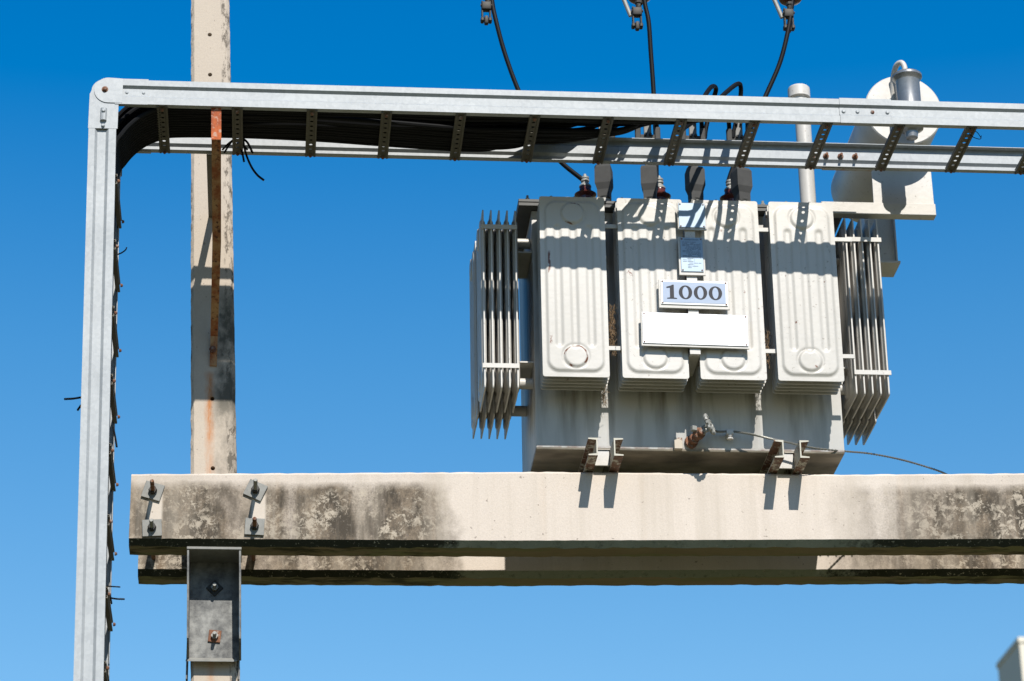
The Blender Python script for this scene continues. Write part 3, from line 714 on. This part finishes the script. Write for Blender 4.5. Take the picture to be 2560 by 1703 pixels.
def radiator(cx, cy, ax, label, mat=None):
    """ax 'F': panels stacked along Y from cy (front); 'L'/'R': stacked along X, cx = first (outermost) plane"""
    global first_panel, mb
    horiz = ax == 'F'
    root = bpy.data.objects.new('radiator', None); COL.objects.link(root); root.empty_display_size = .1; root.parent = tr
    WL[root.name] = Vector((cx, cy, PZ)); root.location = WL[root.name]-WL[tr.name]
    for z in (PZ+.397, PZ-.385):
        r = MB()
        if horiz: r.tube([(cx, cy+.012, z), (cx, TYF+.002, z)], .036, 16)
        else:
            s = 1 if ax == 'L' else -1; xt = TX0 if ax == 'L' else TX1
            r.tube([(cx, cy+.03, z), (xt-s*.002, cy+.03, z)], .028, 16)
        r.build('header_pipe', M['paint'], root)
    tag(root, label)
    for k in range(5):
        if horiz: loc = Vector((cx, cy+.0085+k*PSP, PZ)); rot = (0, 0, 0)
        else: loc = Vector((cx+(1 if ax == 'L' else -1)*(.006+k*PSP), cy, PZ)); rot = (0, 0, math.radians(-90 if ax == 'L' else 90))
        loc.x += random.uniform(-.002, .002) if horiz else 0; 
        if first_panel is None:
            p = MB(); p.v = [v+loc for v in mb_panel.v]; p.f = mb_panel.f
            first_panel = p.build('panel', M['paint_chip'], root, origin=loc, ang=60)
        else:
            c_ = dup(first_panel, parent=root, wloc=loc, rot=rot)
    return root
mb_panel = mb
PXC = [(1.307+1.640)/2, (1.699+2.029)/2, (2.088+2.419)/2, (2.475+2.806)/2]
rads = []
for i, (cx, lb) in enumerate(zip(PXC, ('front radiator with rust chips, nearest the left end', 'front radiator left of the sign bracket', 'front radiator right of the sign bracket', 'front radiator nearest the right end'))):
    rads.append(radiator(cx, PYF-.0085, 'F', lb))
for cy, lb in ((13.035, 'left end radiator, front one'), (13.398, 'left end radiator, rear one')):
    rr = radiator(1.029 if cy < 13.2 else 1.019, cy, 'L', lb); s = MB()
    if cy < 13.2:
        for z0 in (7.875-.005, 7.105): s = MB(); s.box(1.024, 1.206, cy-.1735, cy-.1665, z0, z0+.024); s.build('strap', M['paint'], rr)
for cy, lb in ((13.035, 'right end radiator, front one'), (13.398, 'right end radiator, rear one')):
    rr = radiator(3.070 if cy < 13.2 else 3.076, cy, 'R', lb)
    if cy < 13.2:
        for z0 in (7.845, 7.105): s = MB(); s.box(2.893, 3.080, cy-.1735, cy-.1665, z0, z0+.024); s.build('strap', M['paint'], rr)
first_panel.material_slots[0].link = 'OBJECT'; first_panel.material_slots[0].material = M['panel_rust']; tag(first_panel, 'front panel with brown rust chips')
# little straps linking neighbouring front radiators
for x0, x1, zz in ((1.636, 1.704, PZ+.345), (1.636, 1.704, PZ-.325), (2.414, 2.480, PZ+.345), (2.414, 2.480, PZ-.325), (2.804, 2.90, PZ+.30), (2.804, 2.87, PZ-.345)):
    MB().bevbox(x0, x1, PYF+.02, PYF+.028, zz-.012, zz+.012, .002, 1).build('link_strap', M['paint'], tr)
# side brackets on the tank left end
for zz in (7.80, 7.19):
    mb = MB(); mb.box(1.195, TX0-.001, 12.99, 13.30, zz, zz+.007); mb.build('end_bracket', M['paint'], tr)
    mb = MB(); mb.box(TX1+.001, 2.935, 12.99, 13.30, zz, zz+.007); mb.build('end_bracket', M['paint'], tr)
# foot plates between the skid channels
CH = [(at(1385, 1040, 12.97).x), (at(1808, 1045, 12.97).x)]
for cx in CH:
    mb = MB(); mb.bevbox(cx-.036, cx+.036, 12.962, 12.972, 6.632, 6.712, .001, 1); mb.box(cx-.034, cx+.034, 12.973, 13.60, 6.705, 6.7165); mb.build('foot_plate', M['paint'], tr)
    mb = MB(); mb.bevbox(cx-.045, cx+.045, 12.955, 12.968, 6.713, 6.7175, .001, 1); mb.build('foot_lip', M['paint_rusty'], tr)

# name plates -----------------------------------------------------------
SY = 12.655
def rect_at(x0, y0, x1, y1, Y):
    a = at(x0, y0, Y); b = at(x1, y1, Y); return min(a.x, b.x), max(a.x, b.x), min(a.z, b.z), max(a.z, b.z)
cxs = at(1592, 640, SY).x
mb = MB(); mb.box(cxs-.022, cxs+.030, SY+.016, SY+.022, at(1600, 812, SY).z, at(1600, 480, SY).z); mb.box(cxs-.022, cxs+.030, SY+.022, SY+.30, at(1600, 812, SY).z, at(1600, 812, SY).z+.008)
mb.build('sign_bracket', M['paint'], tr)
def sign(x0, y0, x1, y1, mat, name, frame=.006, rot=0, lab=None):
    X0, X1, Z0, Z1 = rect_at(x0, y0, x1, y1, SY)
    cx, cz = (X0+X1)/2, (Z0+Z1)/2; R_ = Matrix.Translation((cx, SY, cz)) @ Matrix.Rotation(rot, 4, 'Y')
    w, h = (X1-X0)/2, (Z1-Z0)/2
    bk = MB(); bk.bevbox(-w-frame, w+frame, .004, .013, -h-frame*1.8, h+frame*.4, .0015, 1, R_)
    bo = bk.build(name, M['paint_chip'], tr)
    if lab: bo['label'] = lab
    MB().bevbox(-w, w, -.001, .0035, -h, h, .0012, 1, R_).build('plate', M[mat], bo)
    sc = MB()
    for sx in (-1, 1):
        for sz in (-1, 1):
            p = R_ @ Vector((sx*(w-.008), -.001, sz*(h-.008))); sc.lathe([(.0042, 0), (.0042, .002), (.002, .003)], p, (0, -1, 0), 8)
    sc.build('screws', M['rust_bolt'], bo)
    return bo, R_, w, h
bo, R_, w, h = sign(1561, 467, 1624, 525, 'plate_metal', 'blank_plate', lab='small blank metal plate at the top of the sign bracket')
bo, R_, w, h = sign(1565, 547, 1620, 626, 'plate_metal', 'rating_plate', .010, lab='engraved metal rating plate with fine text')
cu = bpy.data.curves.new('heading', 'FONT'); cu.body = 'TRANSFORMER'; cu.size = .0105; cu.align_x = 'CENTER'; cu.align_y = 'CENTER'; cu.extrude = .0003
to = bpy.data.objects.new('heading', cu); COL.objects.link(to); bpy.context.view_layer.update()
me_t = bpy.data.meshes.new_from_object(to.evaluated_get(bpy.context.evaluated_depsgraph_get())); bpy.data.objects.remove(to)
lt = MB(); MM = R_ @ Matrix.Translation((0, -.0016, h-.012)) @ Matrix.Rotation(math.radians(90), 4, 'X')
lt.add([MM @ v.co for v in me_t.vertices], [tuple(p.vertices) for p in me_t.polygons])
random.seed(4)
z = h-.026
while z > -h+.012:
    x = -w+.010
    lower = z < -.012
    while x < w-.012:
        ln = random.choice((.006, .010, .016, .022)) if not lower else random.choice((.02, .03))
        ln = min(ln, w-.010-x)
        if random.random() < .78: lt.box(x, x+ln, -.0016, -.0011, z, z+.0026, R_)
        x += ln+.003
    z -= .0068 if not lower else .0085
for xx in (-.016, .012): lt.box(xx, xx+.0008, -.0016, -.0011, -h+.02, -.012, R_)
lt.build('lettering', M['ink_soft'], bo)
# 1000 sign
bo, R_, w, h = sign(1520, 645, 1676, 704, 'plate_white', 'number_sign', .010, .012, lab='white edged pale blue sign reading 1000')
MB().bevbox(-w+.010, w-.010, -.0022, -.0011, -h+.010, h-.010, .0004, 1, R_).build('blue_field', M['plate_blue'], bo)
dg = MB(); yy0, yy1 = -.0036, -.0023; hd = .040
def ell(cx, cz, rx, rz, n=40): return [(cx+rx*math.cos(2*math.pi*i/n), cz+rz*math.sin(2*math.pi*i/n)) for i in range(n)]
for cx in (-.044, .031, .106):
    o_ = ell(cx, .001, .0335, hd-.003); i_ = ell(cx, .001, .0155, hd-.0085); n = 40
    vs = [R_ @ Vector((x, yy0, z)) for x, z in o_] + [R_ @ Vector((x, yy0, z)) for x, z in i_] + [R_ @ Vector((x, yy1, z)) for x, z in o_] + [R_ @ Vector((x, yy1, z)) for x, z in i_]
    fs = []
    for i in range(n):
        j = (i+1) % n; fs += [(i, j, n+j, n+i), (2*n+i, 3*n+i, 3*n+j, 2*n+j), (i, 2*n+i, 2*n+j, j), (n+i, n+j, 3*n+j, 3*n+i)]
    dg.add(vs, fs)
def poly(pts): dg.prism([R_ @ Vector((x, yy0, z)) for x, z in pts], (0, 0, 0), (0, .0013, 0))
bx = -.113
poly([(bx-.009, -hd+.010), (bx+.011, -hd+.010), (bx+.011, hd), (bx+.004, hd), (bx-.009, hd-.011)])
poly([(bx-.009, hd-.0115), (bx+.0035, hd), (bx-.004, hd-.005), (bx-.026, hd-.012), (bx-.026, hd-.018), (bx-.0095, hd-.016)])
poly([(bx-.024, -hd+.004), (bx+.026, -hd+.004), (bx+.026, -hd+.0075), (bx+.014, -hd+.0098), (bx-.012, -hd+.0098), (bx-.024, -hd+.0075)])
dg.build('digits', M['ink'], bo, smooth=False)
bo, R_, w, h = sign(1478, 720, 1723, 796, 'plate_steel', 'blank_plate', .007, .014, lab='long blank white plate below the 1000 sign')

# low and high voltage bushings --------------------------------------------
CZ = 8.071
for i, xb in enumerate(LVX):
    prof = [(.040, 0), (.044, .015), (.036, .03), (.036, .075)]
    b = MB().lathe([(.046, 0), (.046, .02), (.034, .03), (.030, .10), (.036, .105)], (xb, 13.1, CZ), (0, 0, 1), 16).build('low_voltage_bushing', M['castgrey'], tr)
    z0 = at(1500, 455, 13.1).z-.02; z1 = at(1500, 384, 13.1).z
    mb = MB()
    tp, md, bt = .040, .048, .032
    rings = [(z0, bt, .030), (z0+.050, .033, .031), (z0+.085, .043, .040), (z1-.024, .042, .040), (z1, .037, .020)]
    vs = [Vector((xb+sx*a, 13.1+sy*c_, zz)) for zz, a, c_ in rings for sx, sy in ((-1, -1), (1, -1), (1, 1), (-1, 1))]
    fs = [(0, 1, 2, 3), (16, 17, 18, 19)] + [(r_*4+k, r_*4+(k+1) % 4, (r_+1)*4+(k+1) % 4, (r_+1)*4+k) for r_ in range(4) for k in range(4)]
    mb.add(vs, fs); Rb = Matrix.Translation((xb, 13.1, 0)) @ Matrix.Rotation(math.radians((-16, -12, 10, 18)[i]), 4, 'Z') @ Matrix.Translation((-xb, -13.1, 0)); mb.v = [Rb @ v for v in mb.v]; mb.build('boot', M['rubber'], b, smooth=False)
    mb = MB(); mb.bevbox(xb-.020, xb+.020, 13.092, 13.108, z1-.005, 8.70, .003, 1); mb.build('terminal_bar', M['lug'], b)
    lg = MB()
    for s in (-1, 1):
        for zz in (8.47, 8.55, 8.63):
            lg.tube([(xb+s*.012, 13.075, zz), (xb+s*.012, 13.135, zz)], .008, 6)
        lg.bevbox(xb+s*.052-.015, xb+s*.052+.015, 13.088, 13.112, 8.445, 8.60, .004, 1)
        lg.box(xb+min(s*.02, s*.05), xb+max(s*.02, s*.05), 13.095, 13.105, 8.455, 8.485); lg.box(xb+min(s*.02, s*.05), xb+max(s*.02, s*.05), 13.095, 13.105, 8.525, 8.555)
    lg.build('cable_lugs', M['rubber'], b)
HVX = [at(1347, 430, 13.4), at(1518, 434, 13.4), at(1681, 437, 13.4)]
HVT = []
for p in HVX:
    b = MB().lathe([(.05, 0), (.05, .03), (.04, .04), (.04, .10)], (p.x, 13.4, CZ), (0, 0, 1), 18).build('high_voltage_bushing', M['castgrey'], tr)
    zt = at(1347, 436, 13.4).z
    prof = [(.042, .10)]
    base = .10; topz = zt+.012-CZ
    k = base
    topz -= .034; prof = [(.034, .10), (.034, topz-.05)]
    prof += [(.034, topz-.026), (.058, topz-.016), (.060, topz-.011), (.044, topz), (.033, topz+.012), (.030, topz+.030)]
    MB().lathe(prof, (p.x, 13.4, CZ), (0, 0, 1), 28).build('porcelain', M['porcelain'], b)
    t0 = CZ+topz+.033
    MB().lathe([(.033, 0), (.033, .007), (.027, .015), (.018, .024), (.017, .030), (.023, .034), (.023, .044), (.016, .047), (.022, .051), (.022, .060), (.010, .063), (.008, .078)], (p.x, 13.4, t0), (0, 0, 1), 14).build('terminal', M['castgrey'], b)
    HVT.append(Vector((p.x-.012, 13.4, t0+.045)))

# relief pipe ---------------------------------------------------------------
pt = at(1845, 232, 13.3); pbm = at(1858, 455, 13.3)
pp = MB().tube([(pbm.x+.004, 13.3, CZ), (pt.x, 13.3, pt.z)], .042, 24).build('relief_pipe', M['paint'], tr)
zc_ = at(1837, 222, 13.3).z; zt_ = at(1837, 203, 13.3).z
MB().lathe([(.048, -.05), (.058, -.045), (.058, -.032), (.045, -.028), (.045, 0), (.056, .002), (.060, .006), (.060, .062), (.054, .070), (.02, .074)], (pt.x-.012, 13.3, zc_-.02), (0, 0, 1), 28).build('pipe_cap', M['paint'], pp)

# conservator ---------------------------------------------------------------
CY = 12.74; cc = at(2080, 253, CY); rc = .203
co = MB().lathe([(rc-.006, 0), (rc, .006), (rc, .945), (rc-.006, .951)], (cc.x, CY, cc.z), (0, 1, 0), 64).build('conservator', M['paint'], tr, ang=40)
tag(co, 'round cream oil drum on the upper right of the transformer')
bz = at(2153, 472, 12.9).z; bz0 = at(2153, 497, 12.9).z
bx0, bx1 = at(1890, 462, 12.9).x, at(2153, 472, 12.9).x
bs = MB(); bs.bevbox(bx0, bx1, 12.898, 12.955, bz0, bz0+.068, .002, 1); bs.box(bx0, bx0+.055, 12.956, 13.70, bz0+.03, bz0+.065); bs.build('drum_frame', M['paint'], co)
sx0, sx1 = at(2008, 430, 12.91).x, at(2146, 430, 12.91).x
s = MB(); s.prism([(sx0, 12.906, bz0+.067), (sx1, 12.906, bz0+.067), (sx1-.004, 12.906, cc.z-.06), (sx0+.004, 12.906, cc.z-.06)], (0, 0, 0), (0, .008, 0)); s.build('drum_support', M['paint'], co)
# breather canister with pipe loop
BY = 12.62; bt_ = at(2088, 182, BY); bb_ = at(2090, 298, BY); rbz = .066
Lc = bt_.z-bb_.z
brt = MB().lathe([(.022, -.055), (.030, -.050), (.034, -.02), (.050, -.004), (rbz-.004, 0), (rbz-.002, .02), (rbz-.004, .024), (rbz-.004, Lc-.02), (rbz-.002, Lc-.015), (rbz+.008, Lc), (rbz+.011, Lc+.004), (rbz+.011, Lc+.016), (rbz+.002, Lc+.024), (.035, Lc+.034), (.018, Lc+.038)], (bt_.x, BY, bb_.z), (0, 0, 1), 36).build('breather', M['canister'], co)
lp = [(bt_.x-.009, BY, bt_.z+.028), (bt_.x-.009, BY, bt_.z+.068), (bt_.x-.020, BY+.010, bt_.z+.100), (bt_.x-.040, BY+.04, bt_.z+.100), (bt_.x-.050, BY+.09, bt_.z+.06), (bt_.x-.050, BY+.115, bt_.z-.0), (bt_.x-.05, BY+.13, bt_.z-.06)]
MB().tube(spline(lp, 6), .0145, 12).build('breather_pipe', M['paint'], co)
# narrow box hanging behind the right radiators
x1_, z0_ = at(2070, 632, 13.22).x, at(2073, 608, 13.22).z
x0_ = x1_-.16; z1_ = bz0+.20
mb = MB(); mb.box(x0_, x1_-.010, 13.24, 13.36, z0_+.012, z1_); mb.box(x1_-.0095, x1_-.002, 13.215, 13.38, z0_+.012, z1_); mb.box(x0_, x1_+.008, 13.205, 13.385, z0_, z0_+.0115)
mb.build('junction_box', M['paint'], co)

# drain valve -----------------------------------------------------------------
v0 = at(1590, 1018, 12.965); v0.y = 12.969
dv = MB(); ax_ = Vector((.07, -.13, .025)); 
dv.lathe([(.034, 0), (.034, .012), (.020, .014), (.019, .035), (.026, .037), (.026, .052), (.020, .054), (.022, .085), (.030, .088), (.030, .11), (.020, .115), (.018, .135)], v0, (.30, -1, .10), 14)
dvo = dv.build('drain_valve', M['rust_bolt'], tr)
vc = v0+Vector((.30, -1, .10)).normalized()*.115
MB().lathe([(.018, 0), (.02, .02), (.013, .024), (.010, .05)], vc, (1, -.1, .35), 8).build('valve_stem', M['castgrey'], dvo)
wc = at(1633, 977, vc.y-.02); pts = []; nn = 36; wx = Vector((.86, -.42, .30)).normalized(); ua = wx.cross(Z).normalized(); ub = wx.cross(ua)
wh = MB(); ring = [wc+(ua*math.cos(t)+ub*math.sin(t))*(.046+(.004 if k % 4 < 2 else -.003)) for k, t in enumerate([2*math.pi*k/nn for k in range(nn+1)])]
wh.tube(ring, .0095, 8, False)
for k in range(4):
    t = math.pi/2*k+.4; wh.tube([wc, wc+(ua*math.cos(t)+ub*math.sin(t))*.046], .007, 6)
wh.tube([wc-wx*.045, wc+wx*.010], .009, 8)
wh.build('hand_wheel', M['castgrey'], dvo)
nb = at(1597, 987, vc.y-.01); MB().bevbox(-.013, .013, -.013, .013, -.013, .013, .003, 1, Matrix.Translation(nb) @ Matrix.Rotation(.4, 4, 'Z')).build('square_plug', M['castgrey'], dvo)
ta = at(1562, 1022, 12.95); mb = MB(); mb.bevbox(ta.x-.022, ta.x+.018, 12.94, 12.946, ta.z-.028, ta.z+.030, .001, 1); mb.box(ta.x-.022, ta.x+.018, 12.946, 12.9695, ta.z-.028, ta.z-.022)
mb.build('earth_tab', M['paint_rusty'], tr)
cb = at(1680, 996, 12.93); mb = MB(); mb.lathe([(.020, 0), (.020, .012), (.012, .014), (.012, .045)], (cb.x, 12.969, cb.z-.008), (0, -1, .05), 8)
mb.bevbox(cb.x-.018, cb.x+.018, 12.918, 12.940, cb.z-.012, cb.z+.016, .004, 2); mb.lathe([(.012, 0), (.013, .008), (.008, .010), (.008, .022)], (cb.x, 12.93, cb.z-.012), (0, 0, -1), 8); mb.lathe([(.016, 0), (.016, .006)], (cb.x, 12.93, cb.z-.030), (0, 0, -1), 8)
mb.build('earth_clamp', M['paint'], tr)

# ------------------------------------------------------------------ earth wire
wp = spline([at(1638, 992, 12.93), at(1658, 994, 12.925), at(1680, 993, 12.928), at(1720, 998, 12.90), at(1765, 1008, 12.90), at(1812, 1018, 12.89), at(1870, 1031, 12.90), at(1945, 1039, 13.0), at(2000, 1044, 13.12), at(2060, 1055, 13.26), at(2110, 1068, 13.38), at(2165, 1086, 13.50), at(2200, 1104, 13.56)], 10)
mb = MB(); nst = 5
acc = 0; frames = []
for k in range(nst):
    P = []; L = 0
    for i, p in enumerate(wp):
        t = (wp[min(i+1, len(wp)-1)]-wp[max(i-1, 0)]).normalized(); u = t.cross(Z).normalized(); v = t.cross(u)
        a = L*110+k*2*math.pi/nst; P.append(p+(u*math.cos(a)+v*math.sin(a))*.0038)
        if i < len(wp)-1: L += (wp[i+1]-p).length
    mb.tube(P, .0024, 5)
tag(mb.build('earth_wire', M['steelwire']), 'twisted steel earth wire running from the tank clamp to the right', 'wire')

# ------------------------------------------------------------------ skid channels
def channel(cx, s, label, z0):
    """C section, web at cx, flanges towards s"""
    w_, hgt, t_ = .046, .092, .0065; mb = MB(); y0 = 12.80
    pr = [(0, 0), (w_, 0), (w_, t_), (t_, t_+.004), (t_, hgt-t_-.004), (w_, hgt-t_), (w_, hgt), (0, hgt)]
    mb.prism([(cx+s*x, 0, z0+z) for x, z in pr], (0, y0, 0), (0, 13.62, 0))
    tag(mb.build('steel_channel', M['chan'], ang=20), label, 'steel channel', 'channels under the transformer')
for i, cx in enumerate(CH):
    nm = ('left', 'right')[i]; z0 = 6.6225+(0.0 if i == 0 else .004)
    channel(cx-.040, -1, f'rusty channel under the {nm} transformer foot, on the left side of the foot', z0)
    channel(cx+.040, 1, f'channel under the {nm} transformer foot, on the right side of the foot', z0)

# ------------------------------------------------------------------ high voltage leads and cut-out fittings
leads = [
 ([(1126, -60, 13.45), (1133, 5, 13.42), (1141, 45, 13.4), (1158, 110, 13.4), (1180, 175, 13.4), (1205, 235, 13.4), (1243, 312, 13.4), (1288, 370, 13.4)], 0, 'black lead dropping from the left fitting to the left bushing'),
 ([(1478, -60, 13.45), (1484, 5, 13.42), (1493, 50, 13.4), (1498, 120, 13.4), (1503, 190, 13.4), (1507, 260, 13.4), (1510, 340, 13.4), (1511, 395, 13.4)], 1, 'nearly straight black lead dropping from the middle fitting'),
 ([(1830, -60, 13.45), (1823, 10, 13.42), (1813, 75, 13.4), (1795, 145, 13.4), (1765, 215, 13.4), (1735, 280, 13.4), (1702, 350, 13.4), (1684, 395, 13.4)], 2, 'black lead curving from the right fitting down behind the tray')]
for pts, k, lab in leads:
    P = [at(*p) for p in pts] + [HVT[k]]
    tag(MB().tube(spline(P, 8), .0128, 12).build('high_voltage_lead', M['cable']), lab, 'cable', 'leads dropping to the high voltage bushings')
def fitting(cx, cy, label, cap):
    c = at(cx, cy, 13.42); t = thing('fuse_cutout', (c.x, c.y, c.z), label, 'fuse cutout', 'cutout fittings at the top edge')
    d = at(cx+10, cy, 13.42).x-c.x; u = d/10    # metres per unit
    g = lambda x, z: (c.x+x*u, c.z+z*u)
    mb = MB()
    for s in (-1, 1):      # forked hinge arms
        x0, z0 = g(s*9-2.2, -26); x1, z1 = g(s*9+2.2, 26)
        mb.bevbox(x0, x1, 13.405, 13.435, z0, z1, .003, 1)
        x0, z0 = g(s*9-4, -28); x1, z1 = g(s*9+4, -18); mb.bevbox(x0, x1, 13.40, 13.44, z0, z1, .004, 1)
    mb.build('hinge_arm', M['castdark'], t)
    mb = MB(); x0, z0 = g(-8, -34); x1, z1 = g(8, -14)
    mb.bevbox(x0+.008, x1-.008, 13.40, 13.435, z0, z1, .006, 2); x, z = g(-13, -22); x2, z2 = g(13, -22); mb.tube([(x, 13.42, z), (x2, 13.42, z2)], .007, 8)
    mb.build('lower_contact', M['castdark'], t); mb = MB(); x0, z0 = g(-12, 2); x1, z1 = g(12, 22); mb.bevbox(x0+.004, x1-.002, 13.395, 13.44, z0, z1, .006, 2)
    x, z = g(-13, 14); x2, z2 = g(14, 14); mb.tube([(x, 13.41, z), (x2, 13.41, z2)], .008, 8)
    mb.build('contact_block', M['castdark'], t)
    x, z = g(4, 30)
    MB().lathe([(.012, 0), (.016, .01), (.016, .03), (.022, .034), (.022, .05)], (x, 13.42, z-.02), (.1, .1, 1), 10).build('clamp_cap', M['castdark'], t)
    if cap:
        x, z = g(9, 48+cap)
        prof = []; hh = 0
        prof = [(.020, 0), (.055, .012), (.066, .022), (.066, .028), (.036, .036)]
        for q in range(1, 6): prof += [(.036, .05*q), (.060, .05*q+.012), (.062, .05*q+.016), (.034, .05*q+.024)]
        prof += [(.034, .33)]
        MB().lathe(prof, (x, 13.43, z), (.0, .25, 1), 24).build('insulator', M['porcelain'], t)
        x, z = g(-12, 5); x2, z2 = g(-34, 66); MB().tube([(x-.004, 13.43, z), (x2, 13.43, z2), (x2-(x-x2)*.9, 13.43, z2+(z2-z)*.9)], .012, 12).build('fuse_tube', M['castgrey'], t)
    else:
        x, z = g(4, 34); MB().tube([(x, 13.42, z), (x+.01, 13.45, z+.3)], .022, 12).build('insulator', M['porcelain'], t)
fitting(1119, 27, 'dark cutout fitting at the top edge, leftmost of the three', 0)
fitting(1466, 40, 'dark cutout fitting at the top edge, middle of the three', 2)
fitting(1815, 44, 'dark cutout fitting at the top edge, rightmost of the three', 2)

# ------------------------------------------------------------------ straw stuck between radiators
def straw(box, n, label, seed, mat='straw'):
    random.seed(seed); mb = MB(); x0, x1, y0, y1 = box
    for i in range(n):
        p = at(random.uniform(x0, x1), random.uniform(y0, y1), random.uniform(12.73, 12.84))
        d = Vector((random.uniform(-1, 1)*.35, random.uniform(-.5, .3), random.uniform(-1, 1))).normalized()*random.uniform(.015, .05)
        q = p+d*.5+Vector((random.uniform(-.006, .006), 0, random.uniform(-.004, .004)))
        mb.tube([p, q, p+d], .0011, 4)
    tag(mb.build('nest_straw', M[mat]), label, 'nest material')
straw((1402, 1414, 712, 808), 170, 'dry straw of a bird nest wedged between the two left front radiators', 1)
straw((1760, 1770, 770, 838), 70, 'wisps of dry straw wedged between the two right front radiators', 2)
straw((1386, 1393, 900, 930), 26, 'few straw stems hanging below the leftmost front radiator', 3)

# ------------------------------------------------------------------ building corner, lower right
BYY = 60.0
c = at(2345, 1467, BYY); k_ = MB()
k_.box(c.x, c.x+14, BYY, BYY+2.0, 0, c.z-.12)
bld = thing('building', (c.x, BYY, 0), 'pale flat roofed building corner at the lower right edge', 'building')
k_.build('wall', M['build'], bld)
kk = MB(); kk.box(c.x-.03, c.x+14.1, BYY-.03, BYY+2.03, c.z-.119, c.z); kk.build('roof_edge', M['build'], bld)
